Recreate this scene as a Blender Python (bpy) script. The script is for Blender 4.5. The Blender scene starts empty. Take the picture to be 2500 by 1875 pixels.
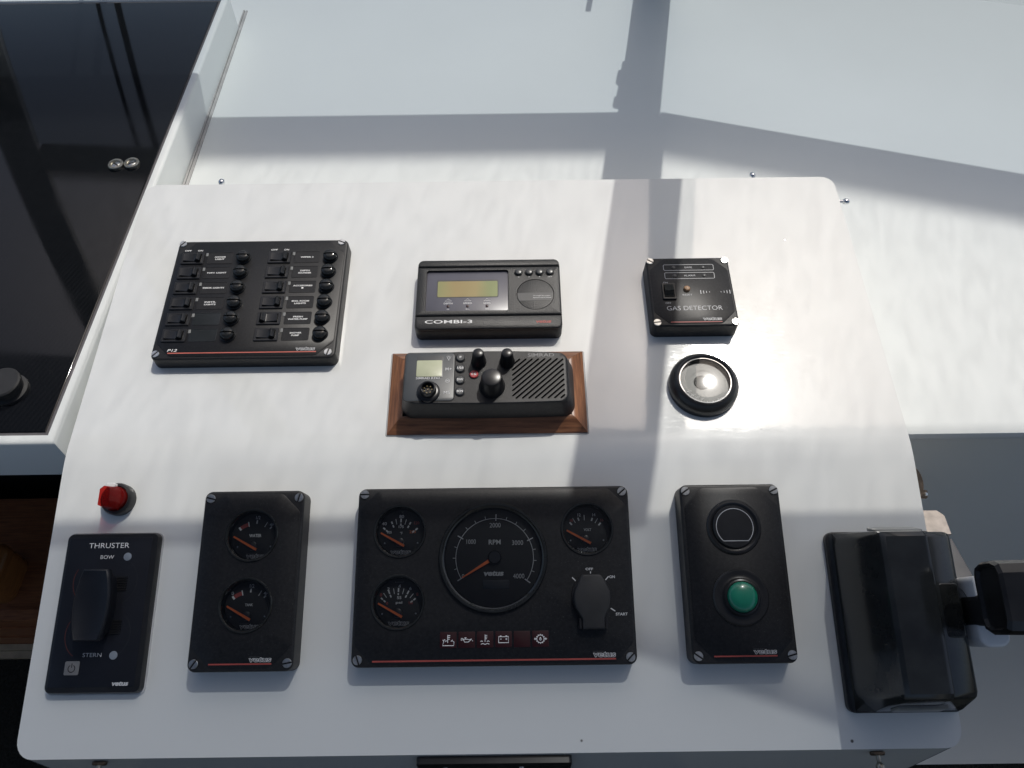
import bpy, bmesh, math, random
from mathutils import Vector, Matrix
random.seed(7)
R = math.radians
MM = 0.001
Z0 = 850.0                      # height of the console bend above the cockpit sole, mm
sc = bpy.context.scene
COL = sc.collection

# ------------------------------------------------------------------ camera
cam = bpy.data.cameras.new('camera'); cam.sensor_width = 36; cam.lens = 36 * 1880 / 2500
cam.clip_start = 0.01; cam.clip_end = 5000
co = bpy.data.objects.new('camera', cam); COL.objects.link(co)
PITCH, ROLL = R(53.2), R(0.73)
F = Vector((0, math.cos(PITCH), -math.sin(PITCH))); UP = Vector((0, math.sin(PITCH), math.cos(PITCH))); XX = Vector((1, 0, 0))
CR = math.cos(ROLL) * XX - math.sin(ROLL) * UP; CU = math.sin(ROLL) * XX + math.cos(ROLL) * UP
cm = Matrix((CR, CU, -F)).transposed().to_4x4()
cm.translation = Vector((0.84, -398.26, 642.33 + Z0)) * MM
co.matrix_world = cm
sc.camera = co

# ------------------------------------------------------------------ sky, sun, exposure
SUN = Vector((0.285, 0.41, 1.0)).normalized()
w = bpy.data.worlds.new('World'); sc.world = w; w.use_nodes = True
nt = w.node_tree; bg = nt.nodes['Background']
sky = nt.nodes.new('ShaderNodeTexSky'); sky.sky_type = 'NISHITA'; sky.sun_disc = False
sky.dust_density = 4.0; sky.sun_elevation = math.asin(SUN.z); sky.sun_rotation = math.atan2(SUN.x, SUN.y)
nt.links.new(sky.outputs[0], bg.inputs[0]); bg.inputs[1].default_value = 0.125
sl = bpy.data.lights.new('sun', 'SUN'); sl.energy = 2.75; sl.angle = R(0.6); sl.color = (1, 0.975, 0.935)
so = bpy.data.objects.new('sun', sl); COL.objects.link(so)
so.rotation_euler = SUN.to_track_quat('Z', 'Y').to_euler()
sc.view_settings.view_transform = 'Standard'; sc.view_settings.look = 'None'
sc.view_settings.exposure = -0.06; sc.view_settings.gamma = 1
sc.cycles.max_bounces = 10; sc.cycles.transparent_max_bounces = 24
sc.cycles.caustics_reflective = False; sc.cycles.caustics_refractive = True

# ------------------------------------------------------------------ materials
def new_mat(name):
    m = bpy.data.materials.new(name); m.use_nodes = True
    n = m.node_tree.nodes; return m, n, m.node_tree.links, n['Principled BSDF']
def texco(n, l, scale=(1, 1, 1), rot=(0, 0, 0)):
    t = n.new('ShaderNodeTexCoord'); mp = n.new('ShaderNodeMapping')
    mp.inputs['Scale'].default_value = scale; mp.inputs['Rotation'].default_value = rot
    l.new(t.outputs['Object'], mp.inputs[0]); return mp.outputs[0]
def noise(n, l, vec, scale, detail=2, rough=0.5):
    t = n.new('ShaderNodeTexNoise'); t.inputs['Scale'].default_value = scale
    t.inputs['Detail'].default_value = detail; t.inputs['Roughness'].default_value = rough
    l.new(vec, t.inputs['Vector']); return t.outputs['Fac']
def ramp(n, l, fac, stops):
    r = n.new('ShaderNodeValToRGB'); e = r.color_ramp.elements
    while len(e) < len(stops): e.new(0.5)
    for i, (p, c) in enumerate(stops):
        e[i].position = p; e[i].color = c if len(c) == 4 else (*c, 1)
    l.new(fac, r.inputs[0]); return r.outputs[0]
def bump(n, l, h, p, strength, dist):
    b = n.new('ShaderNodeBump'); b.inputs['Strength'].default_value = strength; b.inputs['Distance'].default_value = dist
    l.new(h, b.inputs['Height']); l.new(b.outputs[0], p.inputs['Normal'])
def plain(name, col, rough=0.5, metal=0.0, spec=0.5, var=0.15, vs=60, bmp=0, bs=1500, bd=0.0002, coat=0, dust=0):
    m, n, l, p = new_mat(name)
    v = texco(n, l)
    f = noise(n, l, v, vs, 4)
    lo = tuple(max(0, c * (1 - var)) for c in col); hi = tuple(min(1, c * (1 + var)) for c in col)
    base = ramp(n, l, f, [(0.3, lo), (0.7, hi)])
    if dust:
        d1 = ramp(n, l, noise(n, l, v, 850, 2, 0.6), [(0.62, (0, 0, 0)), (0.74, (1, 1, 1))])
        d2 = ramp(n, l, noise(n, l, v, 22, 4, 0.6), [(0.42, (0.15,) * 3), (0.70, (1, 1, 1))])
        mm = n.new('ShaderNodeMath'); mm.operation = 'MULTIPLY'; l.new(d1, mm.inputs[0]); l.new(d2, mm.inputs[1])
        mk = n.new('ShaderNodeMath'); mk.operation = 'MULTIPLY'; mk.inputs[1].default_value = dust; l.new(mm.outputs[0], mk.inputs[0])
        mx = n.new('ShaderNodeMix'); mx.data_type = 'RGBA'; l.new(mk.outputs[0], mx.inputs['Factor'])
        l.new(base, mx.inputs['A']); mx.inputs['B'].default_value = (0.22, 0.21, 0.20, 1); base = mx.outputs['Result']
    l.new(base, p.inputs['Base Color'])
    p.inputs['Roughness'].default_value = rough; p.inputs['Metallic'].default_value = metal
    p.inputs['Specular IOR Level'].default_value = spec
    p.inputs['Coat Weight'].default_value = coat
    if bmp: bump(n, l, noise(n, l, v, bs, 3), p, bmp, bd)
    return m
MAT = {}
def gelcoat(name, col, rough, specks=True, coat=False):
    m, n, l, p = new_mat(name); v = texco(n, l)
    base = ramp(n, l, noise(n, l, v, 6, 4, 0.6), [(0.3, tuple(c * 0.975 for c in col)), (0.7, col)])
    if specks:
        vo = n.new('ShaderNodeTexVoronoi'); vo.inputs['Scale'].default_value = 17; l.new(v, vo.inputs['Vector'])
        sp = ramp(n, l, vo.outputs['Distance'], [(0.018, (1, 1, 1)), (0.03, (0, 0, 0))])
        gate = n.new('ShaderNodeMath'); gate.operation = 'GREATER_THAN'; gate.inputs[1].default_value = 0.72
        sep = n.new('ShaderNodeSeparateColor'); l.new(vo.outputs['Color'], sep.inputs[0]); l.new(sep.outputs[0], gate.inputs[0])
        mu = n.new('ShaderNodeMath'); mu.operation = 'MULTIPLY'; l.new(sp, mu.inputs[0]); l.new(gate.outputs[0], mu.inputs[1])
        mx = n.new('ShaderNodeMix'); mx.data_type = 'RGBA'
        l.new(mu.outputs[0], mx.inputs['Factor']); l.new(base, mx.inputs['A']); mx.inputs['B'].default_value = (0.12, 0.11, 0.10, 1)
        base = mx.outputs['Result']
    l.new(base, p.inputs['Base Color'])
    # fine scratches: stretched noise, only touching the gloss
    v2 = texco(n, l, (3, 40, 10), (0, 0, 0.5))
    sr = ramp(n, l, noise(n, l, v2, 20, 3, 0.7), [(0.55, (rough,) * 3), (0.75, (rough + 0.10,) * 3)])
    l.new(sr, p.inputs['Roughness'])
    p.inputs['IOR'].default_value = 1.5
    p.inputs['Coat Weight'].default_value = 0.06 if coat else 0.0; p.inputs['Coat Roughness'].default_value = 0.25; p.inputs['Specular IOR Level'].default_value = 0.85 if coat else 0.22
    vd = n.new('ShaderNodeTexVoronoi'); vd.inputs['Scale'].default_value = 42; l.new(v, vd.inputs['Vector'])
    dr = ramp(n, l, vd.outputs['Distance'], [(0.02, (1, 1, 1)), (0.06, (0, 0, 0))])
    g2 = n.new('ShaderNodeMath'); g2.operation = 'GREATER_THAN'; g2.inputs[1].default_value = 0.80
    s2 = n.new('ShaderNodeSeparateColor'); l.new(vd.outputs['Color'], s2.inputs[0]); l.new(s2.outputs[1], g2.inputs[0])
    m2 = n.new('ShaderNodeMath'); m2.operation = 'MULTIPLY'; l.new(dr, m2.inputs[0]); l.new(g2.outputs[0], m2.inputs[1])
    hs = n.new('ShaderNodeMath'); hs.operation = 'MULTIPLY_ADD'; hs.inputs[1].default_value = 0.35
    l.new(noise(n, l, v, 120, 2), hs.inputs[0]); l.new(m2.outputs[0], hs.inputs[2])
    bump(n, l, hs.outputs[0], p, 0.30, 0.0003)
    return m
MAT['gel'] = gelcoat('white_gelcoat', (0.755, 0.768, 0.75), 0.055, True, True)
MAT['gel_deck'] = gelcoat('deck_gelcoat', (0.755, 0.78, 0.765), 0.38)
MAT['gel_bulk'] = gelcoat('bulkhead_gelcoat', (0.82, 0.82, 0.76), 0.30)
MAT['gel_front'] = gelcoat('console_face_gelcoat', (0.74, 0.75, 0.73), 0.3)
MAT['abs'] = plain('black_textured_plastic', (0.014, 0.014, 0.015), 0.44, spec=0.4, var=0.3, vs=300, bmp=0.35, bs=900, bd=0.0003, dust=0.25)
MAT['abs_plate'] = plain('black_satin_plate', (0.011, 0.011, 0.012), 0.40, spec=0.35, var=0.35, vs=420, bmp=0.2, bs=1400, bd=0.0002, dust=0.25)
MAT['abs_rough'] = plain('black_pebbled_plastic', (0.020, 0.020, 0.020), 0.40, var=0.5, vs=900, bmp=0.8, bs=800, bd=0.0005, dust=0.5)
MAT['gloss'] = plain('black_gloss_plastic', (0.015, 0.016, 0.016), 0.12, var=0.3)
MAT['satin'] = plain('black_satin_plastic', (0.013, 0.013, 0.014), 0.28, var=0.3)
MAT['rubber'] = plain('black_rubber', (0.016, 0.016, 0.017), 0.6, var=0.3, bmp=0.2)
MAT['groove'] = plain('dark_groove', (0.004, 0.004, 0.004), 0.7)
MAT['dial'] = plain('dial_black', (0.006, 0.006, 0.007), 0.6)
MAT['steel'] = plain('bright_steel', (0.62, 0.62, 0.60), 0.30, 1.0, var=0.2, vs=400)
MAT['bronze'] = plain('weathered_nickel', (0.42, 0.40, 0.34), 0.35, 1.0, var=0.3, vs=200)
MAT['brass_old'] = plain('tarnished_brass', (0.12, 0.09, 0.065), 0.45, 0.7, var=0.4, vs=200)
MAT['chrome'] = plain('chrome', (0.78, 0.79, 0.80), 0.10, 1.0, var=0.05)
MAT['white'] = plain('white_print', (0.78, 0.78, 0.77), 0.5, var=0.06)
MAT['grey_print'] = plain('grey_print', (0.55, 0.555, 0.56), 0.5, var=0.1)
MAT['faint'] = plain('faint_grey_print', (0.085, 0.085, 0.088), 0.5, var=0.1)
MAT['red_print'] = plain('red_print', (0.34, 0.06, 0.05), 0.5, var=0.1)
MAT['stripe'] = plain('salmon_stripe', (0.50, 0.12, 0.09), 0.45, var=0.1)
MAT['orange_print'] = plain('orange_print', (0.55, 0.16, 0.05), 0.5)
MAT['needle'] = plain('orange_needle', (1.0, 0.20, 0.05), 0.5, var=0.08)
MAT['led_off'] = plain('unlit_lamp_grey', (0.20, 0.205, 0.20), 0.3)
MAT['led_dim'] = plain('unlit_lamp_dark', (0.06, 0.06, 0.06), 0.3)
MAT['led_blue'] = plain('unlit_lamp_bluegrey', (0.22, 0.25, 0.29), 0.35)
MAT['incl_dial'] = plain('inclinometer_dial', (0.035, 0.034, 0.034), 0.4)
MAT['maroon'] = plain('unlit_red_lamp', (0.027, 0.004, 0.005), 0.3, var=0.1)
MAT['blank'] = plain('blank_label_plate', (0.018, 0.021, 0.023), 0.15, var=0.1)
MAT['screen_grey'] = plain('slate_screen_panel', (0.10, 0.10, 0.125), 0.25, var=0.06, vs=20)
MAT['radio_grey'] = plain('slate_radio_panel', (0.048, 0.055, 0.062), 0.35, var=0.1)
MAT['lcd_green'] = plain('pale_green_lcd', (0.46, 0.48, 0.33), 0.25, var=0.05)
MAT['brown_btn'] = plain('tan_button', (0.33, 0.19, 0.10), 0.45, var=0.3, vs=500)
MAT['red_btn'] = plain('red_button', (0.42, 0.04, 0.045), 0.4, var=0.15)
MAT['green'] = plain('green_plastic', (0.010, 0.19, 0.115), 0.22, var=0.1, coat=0.5)
MAT['joy'] = plain('joystick_blue_black', (0.008, 0.0095, 0.014), 0.42, spec=0.35)
MAT['joy_plate'] = plain('blue_black_plate', (0.008, 0.009, 0.013), 0.3)
MAT['lever_black'] = plain('black_glossy_moulding', (0.020, 0.022, 0.023), 0.16, var=0.2)
MAT['alu'] = plain('satin_aluminium', (0.86, 0.87, 0.88), 0.25, 0.0, var=0.05)
MAT['button_grey'] = plain('dark_grey_button', (0.055, 0.058, 0.060), 0.3)
MAT['power'] = plain('grey_power_key', (0.17, 0.17, 0.175), 0.4)
MAT['rim_grey'] = plain('grey_gasket', (0.10, 0.095, 0.10), 0.6)
MAT['seal'] = plain('pale_seal', (0.42, 0.41, 0.40), 0.5)
def hatch_mat():
    m, n, l, p = new_mat('dark_acrylic'); v = texco(n, l, (1, 1, 1), (0, 0, R(22)))
    wv = n.new('ShaderNodeTexWave'); wv.inputs['Scale'].default_value = 62; wv.inputs['Distortion'].default_value = 0.6; l.new(v, wv.inputs['Vector'])
    sm = noise(n, l, v, 7, 6, 0.65); du = noise(n, l, v, 500, 2, 0.6)
    l.new(ramp(n, l, wv.outputs['Fac'], [(0.2, (0.0035, 0.0042, 0.0055)), (0.8, (0.0062, 0.0070, 0.0085))]), p.inputs['Base Color'])
    l.new(ramp(n, l, sm, [(0.40, (0.03,) * 3), (0.62, (0.10,) * 3), (0.75, (0.06,) * 3)]), p.inputs['Roughness'])
    p.inputs['Specular IOR Level'].default_value = 0.36
    bump(n, l, du, p, 0.05, 0.0002); return m
MAT['hatch'] = hatch_mat()
MAT['cream'] = plain('cream_trim', (0.42, 0.37, 0.27), 0.5)
MAT['fabric'] = plain('pale_canopy_cloth', (0.74, 0.74, 0.72), 0.9, var=0.2, vs=30)
MAT['light_screen'] = plain('light_screen_cloth', (0.52, 0.49, 0.44), 0.9, var=0.2, vs=30)  # for the added side and aft screens, warmed to tint bounced light
MAT['frame'] = plain('white_window_frame', (0.55, 0.56, 0.57), 0.35)
MAT['oldwood'] = plain('weathered_pale_wood', (0.48, 0.42, 0.37), 0.7, var=0.25, vs=90)
MAT['dkgrey'] = plain('dark_grey_rubber', (0.07, 0.07, 0.075), 0.6)
MAT['carpet'] = plain('dark_carpet', (0.010, 0.012, 0.010), 0.95, var=0.7, vs=180, bmp=1, bs=250, bd=0.004)

def wood(name, a, b, axis, rough=0.35):
    m, n, l, p = new_mat(name)
    s = [60, 60, 60]; s[axis] = 5
    v = texco(n, l, tuple(s))
    f = noise(n, l, v, 5, 6, 0.65)
    l.new(ramp(n, l, f, [(0.32, a), (0.68, b)]), p.inputs['Base Color'])
    p.inputs['Roughness'].default_value = rough
    bump(n, l, f, p, 0.25, 0.0004); return m
MAT['teak_x'] = wood('teak_long', (0.10, 0.038, 0.017), (0.30, 0.13, 0.06), 0)
MAT['teak_y'] = wood('teak_side', (0.12, 0.045, 0.020), (0.36, 0.155, 0.07), 1)
MAT['cabin_wood'] = wood('cabin_mahogany', (0.17, 0.065, 0.03), (0.34, 0.14, 0.06), 0, 0.4)
MAT['orange_wood'] = wood('varnished_wood', (0.20, 0.08, 0.026), (0.34, 0.15, 0.05), 1, 0.3)

def lcd_amber():
    m, n, l, p = new_mat('amber_lcd')
    t = n.new('ShaderNodeTexCoord'); sx = n.new('ShaderNodeSeparateXYZ'); l.new(t.outputs['Generated'], sx.inputs[0])
    nz = noise(n, l, t.outputs['Object'], 40, 3)
    ad = n.new('ShaderNodeMath'); ad.operation = 'MULTIPLY_ADD'; ad.inputs[1].default_value = 0.25
    l.new(nz, ad.inputs[0]); l.new(sx.outputs[0], ad.inputs[2])
    l.new(ramp(n, l, ad.outputs[0], [(0.10, (0.29, 0.30, 0.13)), (0.42, (0.36, 0.275, 0.12)), (0.75, (0.36, 0.29, 0.13)), (1.0, (0.28, 0.31, 0.14))]), p.inputs['Base Color'])
    p.inputs['Roughness'].default_value = 0.2; return m
MAT['lcd_amber'] = lcd_amber()

def thin_glass(name, tint, gloss_rough=0.02, refl=0.5):
    m = bpy.data.materials.new(name); m.use_nodes = True
    n = m.node_tree.nodes; l = m.node_tree.links; n.remove(n['Principled BSDF'])
    tr = n.new('ShaderNodeBsdfTransparent'); tr.inputs[0].default_value = (*tint, 1)
    gl = n.new('ShaderNodeBsdfGlossy'); gl.inputs['Roughness'].default_value = gloss_rough
    fr = n.new('ShaderNodeFresnel'); fr.inputs[0].default_value = 1.45
    mu = n.new('ShaderNodeMath'); mu.operation = 'MULTIPLY'; mu.inputs[1].default_value = refl
    l.new(fr.outputs[0], mu.inputs[0])
    mx = n.new('ShaderNodeMixShader'); l.new(mu.outputs[0], mx.inputs[0]); l.new(tr.outputs[0], mx.inputs[1]); l.new(gl.outputs[0], mx.inputs[2])
    l.new(mx.outputs[0], n['Material Output'].inputs[0]); return m
MAT['lens'] = thin_glass('gauge_lens', (0.96, 0.97, 0.97), 0.03, 1.0)
MAT['dome_lens'] = thin_glass('scuffed_dome_lens', (0.96, 0.97, 0.97), 0.04, 1.0)
MAT['tint_glass'] = thin_glass('tinted_windscreen_glass', (0.50, 0.54, 0.56), 0.0, 0.6)

def vinyl():
    """wavy clear vinyl sheet: lets most light through, unevenly, and scatters a little"""
    m = bpy.data.materials.new('clear_wavy_vinyl'); m.use_nodes = True
    n = m.node_tree.nodes; l = m.node_tree.links; n.remove(n['Principled BSDF'])
    t = n.new('ShaderNodeTexCoord')
    def nz(sc_, rot, scale, detail):
        mp = n.new('ShaderNodeMapping'); mp.inputs['Scale'].default_value = sc_; mp.inputs['Rotation'].default_value = rot
        l.new(t.outputs['Object'], mp.inputs[0]); return noise(n, l, mp.outputs[0], scale, detail, 0.55)
    a = nz((1, 0.22, 0.22), (0, 0.5, 0), 165, 1.2); b = nz((1, 0.3, 0.3), (0, -0.15, 0), 80, 1.2)
    ad = n.new('ShaderNodeMath'); ad.operation = 'MULTIPLY_ADD'; ad.inputs[1].default_value = 0.6
    l.new(a, ad.inputs[0]); l.new(b, ad.inputs[2])
    c0 = ramp(n, l, ad.outputs[0], [(0.60, (0.825, 0.82, 0.80)), (0.79, (0.91, 0.905, 0.885)), (0.98, (0.975, 0.97, 0.95))])  # uneven tint stands in for the rippled light of a wavy sheet
    # soft shadow borders put into the tint: it fades at top and bottom edges
    sp = n.new('ShaderNodeSeparateXYZ'); l.new(t.outputs['UV'], sp.inputs[0])
    edge_fade = ramp(n, l, sp.outputs[1], [(0.0, (0.0, 0.0, 0.0)), (0.07, (1, 1, 1)), (0.95, (1, 1, 1)), (1.0, (0.05, 0.05, 0.05))])
    edge_fade.node.color_ramp.interpolation = 'EASE'
    mx0 = n.new('ShaderNodeMix'); mx0.data_type = 'RGBA'; mx0.blend_type = 'MULTIPLY'; mx0.inputs['Factor'].default_value = 1
    l.new(c0, mx0.inputs['A']); l.new(edge_fade, mx0.inputs['B'])
    tr = n.new('ShaderNodeBsdfTransparent'); l.new(mx0.outputs['Result'], tr.inputs[0])
    tl = n.new('ShaderNodeBsdfTranslucent'); tl.inputs[0].default_value = (0.9, 0.9, 0.9, 1)
    gl = n.new('ShaderNodeBsdfGlossy'); gl.inputs['Roughness'].default_value = 0.05
    m1 = n.new('ShaderNodeMixShader'); m1.inputs[0].default_value = 0.14
    rf = n.new('ShaderNodeBsdfRefraction'); rf.inputs['IOR'].default_value = 1.2; rf.inputs['Roughness'].default_value = 0.62
    sc_ = n.new('ShaderNodeMixShader'); sc_.inputs[0].default_value = 0.22
    l.new(tl.outputs[0], sc_.inputs[1]); l.new(rf.outputs[0], sc_.inputs[2])
    l.new(tr.outputs[0], m1.inputs[1]); l.new(sc_.outputs[0], m1.inputs[2])
    m2 = n.new('ShaderNodeMixShader'); m2.inputs[0].default_value = 0.03
    l.new(m1.outputs[0], m2.inputs[1]); l.new(gl.outputs[0], m2.inputs[2])
    l.new(m2.outputs[0], n['Material Output'].inputs[0]); return m
MAT['vinyl'] = vinyl()

def smoked():
    m = bpy.data.materials.new('smoked_roof_sheet'); m.use_nodes = True
    n = m.node_tree.nodes; l = m.node_tree.links; n.remove(n['Principled BSDF'])
    tr = n.new('ShaderNodeBsdfTransparent'); tr.inputs[0].default_value = (0.335, 0.355, 0.375, 1)
    df = n.new('ShaderNodeBsdfDiffuse'); df.inputs[0].default_value = (0.22, 0.22, 0.22, 1)
    mx = n.new('ShaderNodeMixShader'); mx.inputs[0].default_value = 0.25
    l.new(tr.outputs[0], mx.inputs[1]); l.new(df.outputs[0], mx.inputs[2]); l.new(mx.outputs[0], n['Material Output'].inputs[0]); return m
MAT['smoked'] = smoked()
def red_glass():
    m = bpy.data.materials.new('red_clear_plastic'); m.use_nodes = True
    n = m.node_tree.nodes; l = m.node_tree.links; p = n['Principled BSDF']
    p.inputs['Base Color'].default_value = (0.30, 0.014, 0.012, 1); p.inputs['Roughness'].default_value = 0.08
    tr = n.new('ShaderNodeBsdfTransparent'); tr.inputs[0].default_value = (0.93, 0.22, 0.19, 1)
    mx = n.new('ShaderNodeMixShader'); mx.inputs[0].default_value = 0.32
    l.new(tr.outputs[0], mx.inputs[1]); l.new(p.outputs[0], mx.inputs[2]); l.new(mx.outputs[0], n['Material Output'].inputs[0])
    return m
MAT['red_glass'] = red_glass()

# ------------------------------------------------------------------ object helpers
def finish(name, bm, mat, parent=None, loc=(0, 0, 0), rot=(0, 0, 0), angle=35, scale=True):
    if scale: bmesh.ops.scale(bm, vec=(MM, MM, MM), verts=bm.verts)
    bmesh.ops.recalc_face_normals(bm, faces=bm.faces)
    me = bpy.data.meshes.new(name); bm.to_mesh(me); bm.free()
    for p in me.polygons: p.use_smooth = True
    me.set_sharp_from_angle(angle=R(angle))
    me.materials.append(MAT[mat] if isinstance(mat, str) else mat)
    return place(name, me, parent, loc, rot)
def place(name, me, parent=None, loc=(0, 0, 0), rot=(0, 0, 0)):
    o = bpy.data.objects.new(name, me); COL.objects.link(o)
    o.location = Vector(loc) * MM; o.rotation_euler = rot
    if parent: o.parent = parent
    return o
def tag(o, label=None, cat=None, group=None, kind=None):
    if label: o['label'] = label
    if cat: o['category'] = cat
    if group: o['group'] = group
    if kind: o['kind'] = kind
    return o
TU, TL, TD = R(7.2), R(19.0), R(4.0)
TILT = {'U': TU, 'L': TL, 'D': TD, 'H': TD}
ORG = {'U': 0.0, 'L': 0.0, 'D': -65.0, 'H': -10.0}
def fpos(f, u, v, h=0):
    a = TILT[f]
    return Vector((u, v * math.cos(a) - h * math.sin(a), Z0 + ORG[f] + v * math.sin(a) + h * math.cos(a)))
def thing(name, label, cat, f, u, v, h=0, rz=0, group=None):
    o = bpy.data.objects.new(name, None); COL.objects.link(o); o.empty_display_size = 0.02
    o.location = fpos(f, u, v, h) * MM
    o.rotation_euler = (Matrix.Rotation(TILT[f], 3, 'X') @ Matrix.Rotation(rz, 3, 'Z')).to_euler()
    return tag(o, label, cat, group)

def rr(cx, cy, w, h, r, seg=5):
    r = max(0.05, min(r, w / 2 - 0.01, h / 2 - 0.01)); pts = []
    for k, (sx, sy) in enumerate(((1, 1), (-1, 1), (-1, -1), (1, -1))):
        ox, oy = cx + sx * (w / 2 - r), cy + sy * (h / 2 - r)
        for i in range(seg + 1):
            a = math.pi / 2 * (k + i / seg); pts.append((ox + r * math.cos(a), oy + r * math.sin(a)))
    return pts
def circ(cx, cy, r, seg=40, ry=None): return [(cx + r * math.cos(2 * math.pi * i / seg), cy + (ry or r) * math.sin(2 * math.pi * i / seg)) for i in range(seg)]
def loft(bm, rings, cap0=False, cap1=True, M=None):
    """rings: list of (points2d, z)"""
    vr = []
    for pts, z in rings:
        row = []
        for i, p in enumerate(pts):
            v = Vector((p[0], p[1], z if not callable(z) else z(p[0], p[1])))
            row.append(bm.verts.new(M @ v if M else v))
        vr.append(row)
    n = len(vr[0])
    for a, b in zip(vr, vr[1:]):
        for i in range(n): bm.faces.new((a[i], a[(i + 1) % n], b[(i + 1) % n], b[i]))
    if cap0: bm.faces.new(list(reversed(vr[0])))
    if cap1: bm.faces.new(vr[-1])
    return vr
def slab(bm, pts_fn, z0, z1, bev, cap0=False, steps=3):
    """pts_fn(inset) gives the outline; round upper edge of radius bev"""
    rings = [(pts_fn(0), z0)]
    if bev > 0:
        for i in range(steps + 1):
            a = math.pi / 2 * i / steps
            rings.append((pts_fn(bev * (1 - math.cos(a))), z1 - bev + bev * math.sin(a)))
    else: rings.append((pts_fn(0), z1))
    return loft(bm, rings, cap0)
def rrslab(bm, cx, cy, w, h, r, z0, z1, bev=0.6, cap0=False, steps=3, seg=5):
    return slab(bm, lambda i: rr(cx, cy, w - 2 * i, h - 2 * i, max(r - i, 0.1), seg), z0, z1, bev, cap0, steps)
def lathe(bm, prof, cx=0, cy=0, seg=40, cap=True, M=None):
    return loft(bm, [(circ(cx, cy, max(r, 0.01), seg), z) for r, z in prof], False, cap, M)
def holed(bm, outer, holes, z, wall=0):
    """flat plate with holes; walls hang down from each hole by `wall`"""
    edges = []; loops = []
    for pts in [outer] + holes:
        vs = [bm.verts.new((p[0], p[1], z)) for p in pts]; loops.append(vs)
        edges += [bm.edges.new((vs[i], vs[(i + 1) % len(vs)])) for i in range(len(vs))]
    bmesh.ops.triangle_fill(bm, use_beauty=True, use_dissolve=False, edges=edges, normal=(0, 0, 1))
    if wall:
        for vs in loops[1:]:
            lo = [bm.verts.new((v.co.x, v.co.y, z - wall)) for v in vs]
            for i in range(len(vs)): bm.faces.new((vs[i], vs[(i + 1) % len(vs)], lo[(i + 1) % len(vs)], lo[i]))
    return loops
def box(bm, x0, y0, z0, x1, y1, z1, M=None):
    c = [Vector((x, y, z)) for z in (z0, z1) for x, y in ((x0, y0), (x1, y0), (x1, y1), (x0, y1))]
    v = [bm.verts.new(M @ p if M else p) for p in c]
    for f in ((3, 2, 1, 0), (4, 5, 6, 7), (0, 1, 5, 4), (1, 2, 6, 5), (2, 3, 7, 6), (3, 0, 4, 7)): bm.faces.new([v[i] for i in f])
def strip(bm, pts, w, z, closed=False, t=0.15):
    """flat printed stroke along a polyline"""
    n = len(pts); P = [Vector(p) for p in pts]; L = []; Rr = []
    for i in range(n):
        a = P[i - 1] if (i > 0 or closed) else P[i]; b = P[(i + 1) % n] if (i < n - 1 or closed) else P[i]
        d = (b - a); d = d.normalized() if d.length > 1e-6 else Vector((1, 0)); nn = Vector((-d.y, d.x)) * w / 2
        L.append(bm.verts.new((*(P[i] + nn), z))); Rr.append(bm.verts.new((*(P[i] - nn), z)))
    for i in range(n if closed else n - 1):
        j = (i + 1) % n; bm.faces.new((Rr[i], Rr[j], L[j], L[i]))
def arc(cx, cy, r, a0, a1, n=24): return [(cx + r * math.cos(R(a0 + (a1 - a0) * i / n)), cy + r * math.sin(R(a0 + (a1 - a0) * i / n))) for i in range(n + 1)]
def beam(bm, p0, p1, w, t, nrm):
    p0, p1 = Vector(p0), Vector(p1); d = p1 - p0; L = d.length; d.normalize()
    nz_ = Vector(nrm); nz_ = (nz_ - d * nz_.dot(d)).normalized(); s = d.cross(nz_)
    M = Matrix((s, nz_, d)).transposed().to_4x4(); M.translation = p0
    box(bm, -w / 2, -t / 2, 0, w / 2, t / 2, L, M)

def text_bm(s, x0, y0, x1, y1, z, bold=0.0, shear=0.0, outline=0, sx_keep=False, rz=0):
    """lettering fitted to the box x0..x1, y0..y1"""
    cu = bpy.data.curves.new('t', 'FONT'); cu.body = s; cu.offset = bold; cu.shear = shear; cu.resolution_u = 3
    cu.align_x = 'CENTER'; cu.space_line = 0.95
    if outline:
        cu.fill_mode = 'NONE'; cu.bevel_depth = outline; cu.bevel_resolution = 0
    ob = bpy.data.objects.new('t', cu); me = bpy.data.meshes.new_from_object(ob)
    bpy.data.objects.remove(ob); bpy.data.curves.remove(cu)
    bm = bmesh.new(); bm.from_mesh(me); bpy.data.meshes.remove(me)
    xs = [v.co.x for v in bm.verts]; ys = [v.co.y for v in bm.verts]
    kx = (x1 - x0) / (max(xs) - min(xs)); ky = (y1 - y0) / (max(ys) - min(ys))
    if sx_keep: kx = ky
    cx, cy = (max(xs) + min(xs)) / 2, (max(ys) + min(ys)) / 2
    for v in bm.verts:
        px, py = (v.co.x - cx) * kx, (v.co.y - cy) * ky
        px, py = px * math.cos(rz) - py * math.sin(rz), px * math.sin(rz) + py * math.cos(rz)
        v.co = ((x0 + x1) / 2 + px, (y0 + y1) / 2 + py, z + v.co.z * 0.2)
    return bm
def text(parent, s, x0, y0, x1, y1, z, mat='white', name='lettering', **k):
    return finish(name, text_bm(s, x0, y0, x1, y1, z, **k), mat, parent)
def ctext(parent, s, cx, cy, h, z, mat='white', k=0.72, bold=0.02, **kw):
    """text centred at a point with cap height h"""
    w = max(0.6, sum(0.35 if c in '1.,/I-°' else 1 for c in s)) * h * k * 1.05
    return text(parent, s, cx - w / 2, cy - h / 2, cx + w / 2, cy + h / 2, z, mat, bold=bold, **kw)
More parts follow.
